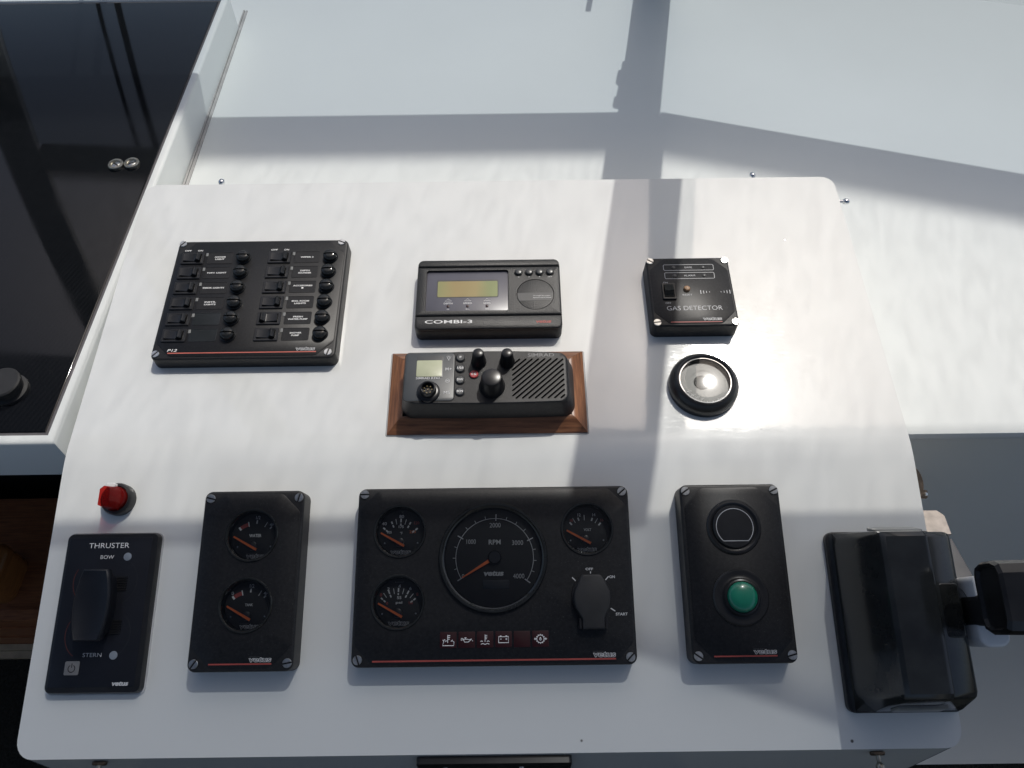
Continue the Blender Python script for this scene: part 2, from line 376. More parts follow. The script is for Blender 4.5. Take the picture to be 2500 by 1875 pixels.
def logo(parent, x0, y0, x1, y1, z, mat='grey_print', solid=False, tagline=True):
    if solid: text(parent, 'vetus', x0, y0, x1, y1, z, mat, 'logo', bold=0.045, shear=0.18)
    else:
        text(parent, 'vetus', x0, y0, x1, y1, z, 'faint', 'logo', bold=0.04, shear=0.1)
        text(parent, 'vetus', x0, y0, x1, y1, z + 0.08, mat, 'logo', bold=0.03, shear=0.1, outline=0.022)
        if tagline: text(parent, 'VAN DEN OUDEN', x0, y1 - (y1 - y0) * 0.04, x0 + (x1 - x0) * 0.48, y1 + (y1 - y0) * 0.12, z, 'faint')

# shared screw mesh: two half discs either side of a slot
def screw_mesh(r=4.0, name='screw'):
    bm = bmesh.new()
    g = 0.7
    for s in (1, -1):
        a0 = math.asin(g / r)
        pts = [(r * math.cos(a0 + (math.pi - 2 * a0) * i / 14), s * r * math.sin(a0 + (math.pi - 2 * a0) * i / 14)) for i in range(15)]
        k = 0.93
        pin = [(x * k, s * g + (y - s * g) * k) for x, y in pts]
        if s < 0: pts.reverse(); pin.reverse()
        loft(bm, [(pts, 0), (pts, 0.8), (pin, 1.1)])
    bm.faces.ensure_lookup_table(); k0 = len(bm.faces)
    loft(bm, [(circ(0, 0, r, 28), 0), (circ(0, 0, r * 0.98, 28), 0.12)])
    bm.faces.ensure_lookup_table()
    for f in bm.faces[k0:]: f.material_index = 1
    me_o = finish(name, bm, 'steel'); me = me_o.data; me.materials.append(MAT['groove']); bpy.data.objects.remove(me_o); return me
SCREW = screw_mesh()
def screws(parent, xs, ys, z, angs):
    k = 0
    for y in ys:
        for x in xs: place('screw', SCREW, parent, (x, y, z), (0, 0, R(angs[k]))); k += 1

def octa(w, h, cx, cy, c, r=3.0):
    """octagon outline with cut corners"""
    x, y = w / 2, h / 2
    P = [(x, y - c), (x - c, y), (-x + c, y), (-x, y - c), (-x, -y + c), (-x + c, -y), (x - c, -y), (x, -y + c)]
    out = []
    for i, p in enumerate(P):
        a, b, q = Vector(P[i - 1]), Vector(p), Vector(P[(i + 1) % 8])
        for t in (-1, 0, 1):
            d1 = (a - b).normalized() * r; d2 = (q - b).normalized() * r
            pt = b + d1 if t < 0 else (b + d2 if t > 0 else b + (d1 + d2) * 0.22)
            out.append((cx + pt.x, cy + pt.y))
    return out
def plate_panel(o, w, d, h, cx=0, cy=0, corner=7, cut=16, holes=(), inset=3.0, mat='abs', pmat='abs_plate'):
    """moulded box body with a raised octagonal face plate; holes are (x, y, r)"""
    bm = bmesh.new(); rings = []
    for i in range(5):
        a = math.pi / 2 * i / 4; b = 2.2 * (1 - math.cos(a))
        rings.append((rr(cx, cy, w - 2 * b, d - 2 * b, corner - b), h - 2.2 + 2.2 * math.sin(a)))
    rings.insert(0, (rr(cx, cy, w + 1.0, d + 1.0, corner + 0.5), 0.0))
    top = rings.pop()
    loft(bm, rings + ([top] if not holes else []), False, not holes)
    if holes:
        vr = loft(bm, [rings[-1], top], False, False)
        holed(bm, top[0], [circ(x, y, r + 0.5, 48) for x, y, r in holes], h)
        bmesh.ops.remove_doubles(bm, verts=bm.verts, dist=0.001)
    finish('body', bm, mat, o)
    bm = bmesh.new(); W, D = w - 2 * inset, d - 2 * inset
    out = octa(W, D, cx, cy, cut); inn = octa(W - 0.8, D - 0.8, cx, cy, cut - 0.2)
    loft(bm, [(out, h - 0.1), (out, h + 0.35), (inn, h + 0.6)], False, not holes)
    if holes:
        holed(bm, inn, [circ(x, y, r, 48) for x, y, r in holes], h + 0.6, 3)
        bmesh.ops.remove_doubles(bm, verts=bm.verts, dist=0.001)
    finish('face_plate', bm, pmat, o)
    return h + 0.6

# ------------------------------------------------------------------ structure: sole, deck, bulkhead
def y_dash(y): return Z0 - 65 + math.tan(TD) * y
def structure(name, bm, mat, label=None):
    o = finish(name, bm, mat); return tag(o, label, None, None, 'structure')
bm = bmesh.new(); box(bm, -2600, -3000, -60, 2600, 1400, 0); structure('floor', bm, 'carpet', 'dark textured carpet on the cockpit sole below the console')
# deck slab (right of the hatch) with a soft front edge
bm = bmesh.new()
prof = [(1100, -22), (66, -22), (58, -19), (54, -13), (53, -7), (55, -2.5), (60, -0.4), (68, 0), (1100, 0)]
for xa, xb in ((-452, 2200),):
    ring = [[bm.verts.new((x, y, y_dash(y) + dz)) for y, dz in prof] for x in (xa, xb)]
    for i in range(len(prof)):
        j = (i + 1) % len(prof); bm.faces.new((ring[0][i], ring[0][j], ring[1][j], ring[1][i]))
    bm.faces.new(ring[0]); bm.faces.new(list(reversed(ring[1])))
bm2 = bmesh.new(); ya = 812.5; zz = [y_dash(ya), y_dash(1100)]
q = [bm2.verts.new(p) for p in ((-1500, ya, zz[0]), (-452, ya, zz[0]), (-452, 1100, zz[1]), (-1500, 1100, zz[1]))]; bm2.faces.new(q)
q2 = [bm2.verts.new(p) for p in ((-1500, ya, zz[0] - 22), (-452, ya, zz[0] - 22))]; bm2.faces.new((q[0], q[1], q2[1], q2[0]))
structure('deck', bm2, 'gel_deck', 'white deck strip behind the hatch')
structure('deck', bm, 'gel_deck', 'white glossy dashboard deck behind the console, crossed by window frame shadows')
bm = bmesh.new()
pf = [(70, y_dash(70) - 20), (66, Z0 - 110), (62, Z0 - 300), (55, Z0 - 480), (40, Z0 - 620), (10, Z0 - 720), (-30, Z0 - 790), (-90, Z0 - 835), (-130, Z0 - 850)]
rows = [[bm.verts.new((x, y, z)) for y, z in pf] for x in (388, 2200)]
for i in range(len(pf) - 1): bm.faces.new((rows[0][i], rows[0][i + 1], rows[1][i + 1], rows[1][i]))
structure('bulkhead', bm, 'gel_bulk', 'smooth moulded bulkhead in shade under the right part of the deck')

# ------------------------------------------------------------------ console
def make_console():
    o = bpy.data.objects.new('console', None); COL.objects.link(o); o.location = (0, 0, 0)
    tag(o, 'white glossy fibreglass helm console with two sloping faces carrying the instruments', 'console')
    bm = bmesh.new()
    def P(f, v, h=0): p = fpos(f, 0, v, h); return (p.y, p.z)
    yz = [P('U', 358), P('U', 0), P('L', -269)]
    poly = [(yz[0][0], 500.0), yz[0], yz[1], yz[2], (yz[2][0] + 4, 60.0), (60, 60.0), (60, 500.0)]
    xs = (-437, 391)
    rows = [[bm.verts.new((x, y, z)) for y, z in poly] for x in xs]
    n = len(poly)
    for i in range(n): bm.faces.new((rows[0][i], rows[0][(i + 1) % n], rows[1][(i + 1) % n], rows[1][i]))
    bm.faces.new(list(reversed(rows[0]))); bm.faces.new(rows[1])
    bmesh.ops.recalc_face_normals(bm, faces=bm.faces)
    bm.verts.ensure_lookup_table()
    def edge(a, b): return next(e for e in a.link_edges if b in e.verts)
    # soften the bend, then the upright corners, then the rim
    bmesh.ops.bevel(bm, geom=[edge(rows[0][2], rows[1][2])], offset=13, segments=5, affect='EDGES', profile=0.5)
    def upright(e):
        d = (e.verts[0].co - e.verts[1].co).normalized()
        return abs(d.z) > 0.98 and e.calc_length() > 200 and max(v.co.z for v in e.verts) > Z0 - 150
    bmesh.ops.bevel(bm, geom=[e for e in bm.edges if upright(e)], offset=15, segments=6, affect='EDGES', profile=0.5)
    rim = []
    for e in bm.edges:
        if len(e.link_faces) == 2:
            nz_ = sorted(abs(f.normal.z) if f.normal.z > 0 else -1 for f in e.link_faces)
            if nz_[1] > 0.85 and -0.5 < nz_[0] < 0.4: rim.append(e)
    bmesh.ops.bevel(bm, geom=rim, offset=11, segments=6, affect='EDGES', profile=0.5)
    finish('shell', bm, 'gel', o, angle=25)
    # black storage panel under the lip
    yf = yz[2][0]
    bm = bmesh.new()
    MF = Matrix.Translation((0, yf - 0.5, 0)) @ Matrix.Rotation(R(90), 4, 'X')
    loft(bm, [(rr(-19, Z0 - 163, 136, 140, 3), 0), (rr(-19, Z0 - 163, 136, 140, 3), 6), (rr(-19, Z0 - 163, 130, 134, 2), 7.5)], M=MF)
    pnl = finish('face_panel', bm, 'satin', o)
    for x in (-62, 5):
        bm = bmesh.new(); lathe(bm, [(2.2, 7.5), (2.0, 8.6), (1.0, 9.0)], x, Z0 - 103, 14, M=MF); finish('rivet', bm, 'steel', pnl)
    return o, yf
console, YF = make_console()

# cover studs round the console edge
def stud(p, d, label, plate=False, k=1.3):
    o = bpy.data.objects.new('cover_stud', None); COL.objects.link(o)
    o.location = Vector(p) * MM; o.rotation_euler = Vector(d).to_track_quat('Z', 'Y').to_euler()
    tag(o, label, 'stud', 'cover studs round the console edge')
    bm = bmesh.new()
    if not plate: o.scale = (k, k, k)
    if plate:
        loft(bm, [(rr(0, 0, 13, 7, 3.4), 0), (rr(0, 0, 13, 7, 3.4), 2), (rr(0, 0, 11, 5, 2.4), 2.8)])
        finish('plate', bm, 'brass_old', o)
        bm = bmesh.new(); lathe(bm, [(2.0, 2.5), (1.7, 8), (3.2, 9.5), (3.9, 12), (3.2, 14.5), (1.2, 15.8)], 0, 0, 18); finish('knob', bm, 'bronze', o)
    else:
        bm = bmesh.new(); lathe(bm, [(2.8, 0), (2.8, 2), (1.8, 2.4)], 0, 0, 16); finish('plate', bm, 'steel', o)
        bm = bmesh.new(); lathe(bm, [(1.7, 2), (1.5, 6), (2.6, 7.2), (3.0, 9), (2.5, 11), (1.0, 12)], 0, 0, 18); finish('knob', bm, 'chrome', o)
yr = fpos('U', 0, 358).y
stud((-351, yr, fpos('U', 0, 358, -6).z), (0, 1, 0), 'tiny steel stud behind the rear left edge of the console')
stud((298, yr, fpos('U', 0, 358, -6).z), (0, 1, 0), 'tiny steel stud behind the rear right edge of the console')
stud((391, fpos('U', 0, 326).y, fpos('U', 0, 326, -8).z), (1, 0, 0), 'tiny steel stud on the right side of the console near the deck')
stud((-366, YF - 0.5, Z0 - 97), (0, -1, -0.1), 'dark turn-button stud under the front left lip', True)
stud((318, YF - 0.5, Z0 - 97), (0, -1, -0.1), 'dark turn-button stud under the front right lip', True)

# ------------------------------------------------------------------ hatch on the left
def make_hatch():
    o = bpy.data.objects.new('deck_hatch', None); COL.objects.link(o)
    o.location = Vector((-470, 30, Z0 - 10)) * MM
    tag(o, 'raised hatch with dark acrylic pane and white surround, left of the console', 'hatch')
    def hz(y, h=0): return math.tan(TD) * y + h
    ox, oy = -470, 30
    def outline(i, big=0):    # inset i from the outer edge
        return [(-435 - i + 1.5, 812 - i), (-1400, 812 - i), (-1400, 22 + i), (-459.5 - i, 22 + i)]
    bm = bmesh.new(); rows = []
    for i, h in ((0, -62), (0, -4), (1.2, -1.2), (4, 0), (9, 0), (9.6, -3)):
        rows.append([bm.verts.new((x - ox, y - oy, hz(y, h))) for x, y in outline(i)])
    for a, b in zip(rows, rows[1:]):
        for k in range(4): bm.faces.new((a[k], a[(k + 1) % 4], b[(k + 1) % 4], b[k]))
    finish('surround', bm, 'gel_deck', o, angle=50)
    bm = bmesh.new(); rows = []
    for i, h in ((9.4, -3.0), (16, -2.6), (16, -6)):
        rows.append([bm.verts.new((x - ox, y - oy, hz(y, h))) for x, y in outline(i)])
    for a, b in zip(rows, rows[1:]):
        for k in range(4): bm.faces.new((a[k], a[(k + 1) % 4], b[(k + 1) % 4], b[k]))
    finish('gasket', bm, 'rim_grey', o)
    bm = bmesh.new(); rows = []
    for i, h in ((14.0, -5), (14.0, -1.8), (15.0, -1.2)):
        rows.append([bm.verts.new((x - ox, y - oy, hz(y, h))) for x, y in outline(i)])
    for a, b in zip(rows, rows[1:]):
        for k in range(4): bm.faces.new((a[k], a[(k + 1) % 4], b[(k + 1) % 4], b[k]))
    bm.faces.new(rows[-1]); finish('pane', bm, 'hatch', o)
    MT = Matrix.Rotation(TD, 4, 'X')
    def at(x, y): return (x - ox, y - oy, hz(y, -1.2))
    bm = bmesh.new(); lathe(bm, [(19, 0), (19, 3), (15.5, 4), (15.5, 10), (17.5, 11), (18, 13), (18, 16), (16.5, 17.3)], 0, 0, 40)
    finish('knob', bm, 'rubber', o, at(-526, 86), (TD, 0, 0))
    for k, (x, y, a) in enumerate(((-506, 428, -40), (-486, 430, 25))):
        bm = bmesh.new(); lathe(bm, [(9.6, 0), (9.6, 3.4), (9.0, 4.2), (6.4, 4.3), (6.0, 1.8)], 0, 0, 32, cap=False)
        c = finish('screw_cap', bm, 'bronze', o, at(x, y), (TD, 0, 0), 22)
        bm = bmesh.new(); lathe(bm, [(6.1, 1.8), (4.5, 2.7), (2.0, 3.1)], 0, 0, 24); s = finish('screw', bm, 'steel', c)
        bm = bmesh.new(); box(bm, -5, -0.9, 1.4, 5, 0.9, 3.2); finish('slot', bm, 'groove', c, (0, 0, 0), (0, 0, R(a)))
    # rubber seal on the deck along the foot of the hatch
    return o
make_hatch()
bm = bmesh.new()
for xo, wd, h in ((0, 2.2, 2.5), (4.0, 3.0, 1.6)):
    beam(bm, (-433.5 + xo, 862, y_dash(862) + h / 2), (-446 + xo, 300, y_dash(300) + h / 2), wd, h, (0, 0, 1))
tag(finish('seal_strip', bm, 'seal'), 'thin grey seal strip on the deck along the foot of the hatch', 'seal')

# ------------------------------------------------------------------ companionway, lower left
def cabin():
    o = bpy.data.objects.new('cabin_step', None); COL.objects.link(o); o.location = Vector((-900, 100, 0)) * MM
    tag(o, 'dark brown wooden cabin step with cream nosing, lower left below the hatch', 'step')
    for k, (z0, z1, t) in enumerate(((8, 44, 0), (46, 86, 3), (88, 120, 6))):
        bm = bmesh.new(); box(bm, -500, t, z0, 420, t + 20, z1); finish('riser_plank', bm, 'cabin_wood', o)
    bm = bmesh.new(); box(bm, -500, -12, 0, 420, -1, 12); finish('nosing', bm, 'cream', o)
    bm = bmesh.new(); box(bm, -500, -26, 0, 420, -13, 7); finish('nosing', bm, 'cream', o)
    bm = bmesh.new(); box(bm, -500, 28, 80, 420, 260, 112); finish('tread', bm, 'cabin_wood', o)
    bm = bmesh.new(); rrslab(bm, -58, 85, 60, 90, 22, 112, 190, 14); finish('newel_block', bm, 'orange_wood', o)
cabin()
bm = bmesh.new(); box(bm, -1600, 420, 0, -440, 440, Z0 - 40); box(bm, -1620, 30, 0, -1600, 440, Z0 - 40)
structure('cabin_wall', bm, 'groove', 'inner wall of the companionway, coloured near black for the unlit cavity under the hatch')  # darkness of the cavity is put into the wall colour

# ------------------------------------------------------------------ things at the right side of the console
o = bpy.data.objects.new('lock_cap', None); COL.objects.link(o); o.location = Vector((400, -14, Z0 - 50)) * MM
tag(o, 'round tarnished brass cap with a small hinge tab on the right side of the console', 'cap')
o.rotation_euler = (R(25), R(25), 0)
bm = bmesh.new(); lathe(bm, [(20, 0), (20, 5), (18.5, 6), (16.5, 5.2)], 0, 0, 36); finish('disc', bm, 'brass_old', o)
bm = bmesh.new(); rrslab(bm, 22, -6, 10, 9, 3, 0, 5, 1); finish('hinge_tab', bm, 'brass_old', o)
bm = bmesh.new(); lathe(bm, [(2, 5), (1.6, 6.5)], 23, -6, 12); finish('pin', bm, 'steel', o)
o = bpy.data.objects.new('wooden_bracket', None); COL.objects.link(o); o.location = Vector((391, -40, Z0 - 100)) * MM
tag(o, 'weathered pale wooden bracket with a dark grey edge beside the console', 'bracket')
bm = bmesh.new(); slab(bm, lambda i: [(0, 22), (62 - i, 22 - i), (68 - i, 16 - i), (68 - i, -6), (50 - i, -6), (48 - i, -70), (24, -90), (0, -90)], -40, 0, 1.5); finish('plank', bm, 'oldwood', o)
bm = bmesh.new(); box(bm, 26, -88, 0.2, 28, 12, 1.2); box(bm, 0, -9, 0.2, 27, -7.5, 1.2); finish('crack', bm, 'brass_old', o)
bm = bmesh.new(); slab(bm, lambda i: [(52 + i, -8 - i), (70 - i, -8 - i), (84 - i, -90), (50 + i, -90)], -50, -6, 1.5); finish('edge_strip', bm, 'dkgrey', o)

# ------------------------------------------------------------------ windscreen and canopy (mostly above the frame: they cast the shadows and reflections)
ZB, YB = Z0 + 5, 1000.0
def W(x, z, off=0):          # point of the left screen plane at height z above the bend
    return Vector((x, YB - (z - 5) + off * 0.707, Z0 + z + off * 0.707))
def mulx(z): return 234.0 + 0.060 * z, 291.0 + 0.060 * z
ws = bpy.data.objects.new('windscreen', None); COL.objects.link(ws); ws.location = (0, 0, 0)
tag(ws, 'raked windscreen with pale frame and clear sheets whose shadow crosses the deck', 'windscreen')
def pane(name, P4, mat, thick, nrm):
    bm = bmesh.new(); n_ = Vector(nrm).normalized() * thick / 2
    a = [bm.verts.new(p + n_) for p in P4]
    f = bm.faces.new(a); uv = bm.loops.layers.uv.new('UVMap')
    for lp, c in zip(f.loops, ((0, 0), (1, 0), (1, 1), (0, 1))): lp[uv].uv = c
    return finish(name, bm, mat, ws)
NL = Vector((0, 1, 1)).normalized()
ZR0, ZR1, ZT = 287.0, 334.0, 757.0
xl = lambda z: -915 + 0.62 * z            # left corner post leans inboard
pane('glass_pane', [W(xl(-60), -60), W(mulx(-60)[0], -60), W(mulx(ZR0)[0], ZR0), W(xl(ZR0), ZR0)], 'tint_glass', 4, NL)
pane('vinyl_pane', [W(xl(ZR1), ZR1), W(mulx(ZR1)[0] - 12, ZR1), W(mulx(ZT)[0] - 12, ZT + 6), W(xl(ZT), ZT + 6)], 'vinyl', 2, NL)
# right side: the rail sweeps aft
RD = Vector((0.9625, -0.271, 0)).normalized(); MD = (W(mulx(700)[1], 700) - W(mulx(0)[1], 0)).normalized(); NR = RD.cross(MD)
def WR(s, z): return W(mulx(z)[1], z) + RD * s
pane('glass_pane', [WR(0, -60), WR(1250, -60), WR(1250, ZR0), WR(0, ZR0)], 'tint_glass', 4, NR)
pane('vinyl_pane', [WR(12, ZR1), WR(1250, ZR1), WR(1250, ZT + 60), WR(12, ZT + 60)], 'vinyl', 2, NR)
bm = bmesh.new(); beam(bm, W(sum(mulx(-10)) / 2, -10), W(sum(mulx(ZR1)) / 2, ZR1), 57, 20, NL); finish('mullion', bm, 'frame', ws)
bm = bmesh.new(); beam(bm, W(sum(mulx(ZR1)) / 2, ZR1), W(sum(mulx(ZT)) / 2, ZT), 80, 6, NL); finish('canopy_seam', bm, 'fabric', ws)
bm = bmesh.new(); beam(bm, W(xl(310), (ZR0 + ZR1) / 2), W(mulx(310)[0] + 2, (ZR0 + ZR1) / 2), (ZR1 - ZR0) * 1.414, 18, NL); finish('rail', bm, 'frame', ws)
bm = bmesh.new(); beam(bm, WR(-3, (ZR0 + ZR1) / 2), WR(1250, (ZR0 + ZR1) / 2), (ZR1 - ZR0) * 1.4, 18, NR); finish('rail', bm, 'frame', ws)
bm = bmesh.new(); beam(bm, W(xl(-10) - 30, -10), W(xl(ZT) - 30, ZT), 62, 24, NL); finish('corner_post', bm, 'frame', ws)
for k, dx in enumerate((0, -34)):
    bm = bmesh.new(); beam(bm, W(-690 + dx, 10), W(-510 + dx, 290), 6 if k else 10, 10, NL); finish('wiper_arm', bm, 'rubber', ws)
bm = bmesh.new()
for z0, z1, wd in ((203, 218, 8), (218, 240, 13), (240, 262, 9), (262, 277, 13)):
    beam(bm, W(mulx(z0)[0] - wd / 2 + 4, z0), W(mulx(z0)[0] - wd / 2 + 4, z1), wd, 14, NL)
finish('window_latch', bm, 'frame', ws)
bm = bmesh.new(); beam(bm, W(162, 40), W(166, 108), 7, 8, NL); finish('wiper_arm', bm, 'rubber', ws)
# canopy roof: straight leading edge, running aft over the cockpit
cr = bpy.data.objects.new('canopy_roof', None); COL.objects.link(cr); cr.location = (0, 0, 0)
tag(cr, 'smoked see-through canopy roof above the helm, seen only as shade on the lower console', 'canopy')
bm = bmesh.new()
e0 = W(0, ZT)
prof = [(e0.y + 12, e0.z + 2), (e0.y - 200, e0.z + 50), (e0.y - 700, e0.z + 210), (e0.y - 1500, e0.z + 330), (e0.y - 2600, e0.z + 330)]
rows = [[bm.verts.new((x, y, z)) for y, z in prof] for x in (-1500, 1500)]
for i in range(len(prof) - 1): bm.faces.new((rows[0][i], rows[0][i + 1], rows[1][i + 1], rows[1][i]))
finish('roof_sheet', bm, 'smoked', cr)
for s in (-1, 1):       # unseen side screens, added to shape the fill light
    bm = bmesh.new(); box(bm, s * 1500, -2400, 0, s * 1512, 300, Z0 - 80); finish('side_light_screen', bm, 'light_screen', cr)
bm = bmesh.new(); box(bm, -1500, -2412, 0, 1500, -2400, Z0 + 420); finish('aft_light_screen', bm, 'light_screen', cr)  # unseen screen, added to cut the light from aft

# ================================================================== INSTRUMENTS
def rocker_mesh():
    bm = bmesh.new()
    pr = [(-9.2, 0.5), (-9.2, 3.4), (2.6, 2.0), (6.2, 6.4), (9.2, 4.0), (9.2, 0.5)]
    a = [bm.verts.new((x, -4.9, z)) for x, z in pr]; b = [bm.verts.new((x, 4.9, z)) for x, z in pr]
    for i in range(6): bm.faces.new((a[i], a[(i + 1) % 6], b[(i + 1) % 6], b[i]))
    bm.faces.new(a); bm.faces.new(list(reversed(b)))
    bmesh.ops.recalc_face_normals(bm, faces=bm.faces)
    bmesh.ops.bevel(bm, geom=list(bm.edges), offset=0.35, segments=1, affect='EDGES')
    o = finish('rocker', bm, 'satin'); m = o.data; bpy.data.objects.remove(o); return m
def frame_mesh(w, d, iw, idp, h, mat='satin', r=0.8, name='switch_frame'):
    bm = bmesh.new()
    loft(bm, [(rr(0, 0, w, d, r), 0), (rr(0, 0, w, d, r), h - 0.5), (rr(0, 0, w - 1, d - 1, r), h), (rr(0, 0, iw + 0.8, idp + 0.8, r), h), (rr(0, 0, iw, idp, r), 0.4)], False, True)
    o = finish(name, bm, mat); m = o.data; bpy.data.objects.remove(o); return m
def make_switch_panel():
    o = thing('switch_panel', 'large black switch panel with twelve rocker switches and fuse caps, upper left of the console', 'switch panel', 'U', -275.5, 178.5)
    z = plate_panel(o, 190, 156, 16, 0, 0, 7, 17)
    screws(o, (-90, 87.5), (73.8, -71.3), 16, (50, -25, 50, 75))
    rk, fr = rocker_mesh(), frame_mesh(25, 16, 18.8, 10.2, 1.5)
    bm = bmesh.new(); rrslab(bm, 0, 0, 2.6, 4.4, 0.3, 0, 0.4, 0.1); t = finish('indicator', bm, 'led_off'); led = t.data; bpy.data.objects.remove(t)
    bm = bmesh.new()
    lathe(bm, [(8.2, 0), (8.0, 1.2), (7.5, 1.6), (7.5, 4.4)], 0, 0, 36, True)
    for s in (1, -1):
        def half(rad, g=0.85):
            a0 = math.asin(min(0.9, g / rad)); pts = [(rad * math.cos(a0 + (math.pi - 2 * a0) * i / 14), s * rad * math.sin(a0 + (math.pi - 2 * a0) * i / 14)) for i in range(15)]
            return pts if s > 0 else pts[::-1]
        loft(bm, [(half(7.5), 4.2), (half(7.3), 5.4), (half(6.5), 6.7), (half(4.8), 7.5), (half(2.6), 7.8)])
    t = finish('fuse_cap', bm, 'gloss'); fuse = t.data; bpy.data.objects.remove(t)
    bm = bmesh.new(); box(bm, -7.0, -0.84, 4.3, 7.0, 0.84, 4.9); t = finish('slot', bm, 'groove'); slot = t.data; bpy.data.objects.remove(t)
    bm = bmesh.new()
    loft(bm, [(rr(0, 0, 28.4, 15.6, 1.6), 0), (rr(0, 0, 28.4, 15.6, 1.6), 0.3), (rr(0, 0, 27.6, 14.8, 1.2), 0.32), (rr(0, 0, 27.4, 14.6, 1.2), 0.05)], False, True)
    t = finish('label_plate', bm, 'abs_plate'); lab = t.data; bpy.data.objects.remove(t)
    labb = lab.copy(); labb.materials.clear(); labb.materials.append(MAT['blank'])
    names = [['ANCHOR\nLIGHT', 'NAV. LIGHT', 'DECK LIGHTS', 'INSTR.\nLIGHTS', '', ''], ['WIPER 2', 'DEPTH\nSOUNDER', 'ACCESORIES\n1', 'ENG. ROOM\nLIGHTS', 'FRESH\nWATER PUMP', 'SHOWER\nPUMP']]
    ang = [[25, -28, -62, 88, 35, -14], [-45, 88, -42, 8, 4, 80]]
    y0, dy = 52.4, -20.38
    for c, (xs, xl_, xlb, xf) in enumerate(((-75, -60, -45, -18.5), (21, 36.3, 51.3, 77.5))):
        text(o, 'OFF', xs - 11.0, y0 + 10.2, xs - 3.6, y0 + 12.3, z + 0.1, bold=0.02); text(o, 'ON', xs + 3.5, y0 + 10.2, xs + 9, y0 + 12.3, z + 0.1, bold=0.02)
        for r in range(6):
            y = y0 + dy * r
            s = place('rocker_switch', fr, o, (xs, y, z)); place('rocker', rk, s, (0, 0, 0), (0, 0, math.pi if (c == 1 and r == 4) else 0))
            place('indicator', led, o, (xl_, y + 5.3, z))
            txt = names[c][r]
            p = place('label_plate', lab if txt else labb, o, (xlb, y + 0.4, z), (0, 0, 0))
            if txt:
                ls = txt.split('\n')
                for i, s_ in enumerate(ls):
                    ww = 2.05 * len(s_) * (1 if len(s_) < 10 else 1.02); yy = y + 0.4 + (1.55 - 3.1 * i if len(ls) > 1 else 0)
                    text(p, s_, -ww / 2, yy - y - 0.4 - 0.95, ww / 2, yy - y - 0.4 + 0.95, 0.2, bold=0.03)
            f = place('fuse_cap', fuse, o, (xf, y - 0.5, z)); place('slot', slot, f, (0, 0, 0), (0, 0, R(ang[c][r])))
    text(o, 'P12', -78.5, -69, -68.5, -65.8, z + 0.1, bold=0.01, shear=0.2)
    bm = bmesh.new(); box(bm, -77.6, -71.4, z - 0.2, 75.2, -70.2, z + 0.12); finish('stripe', bm, 'stripe', o)
    logo(o, 53.7, -69.4, 73.9, -64.8, z + 0.1)
make_switch_panel()

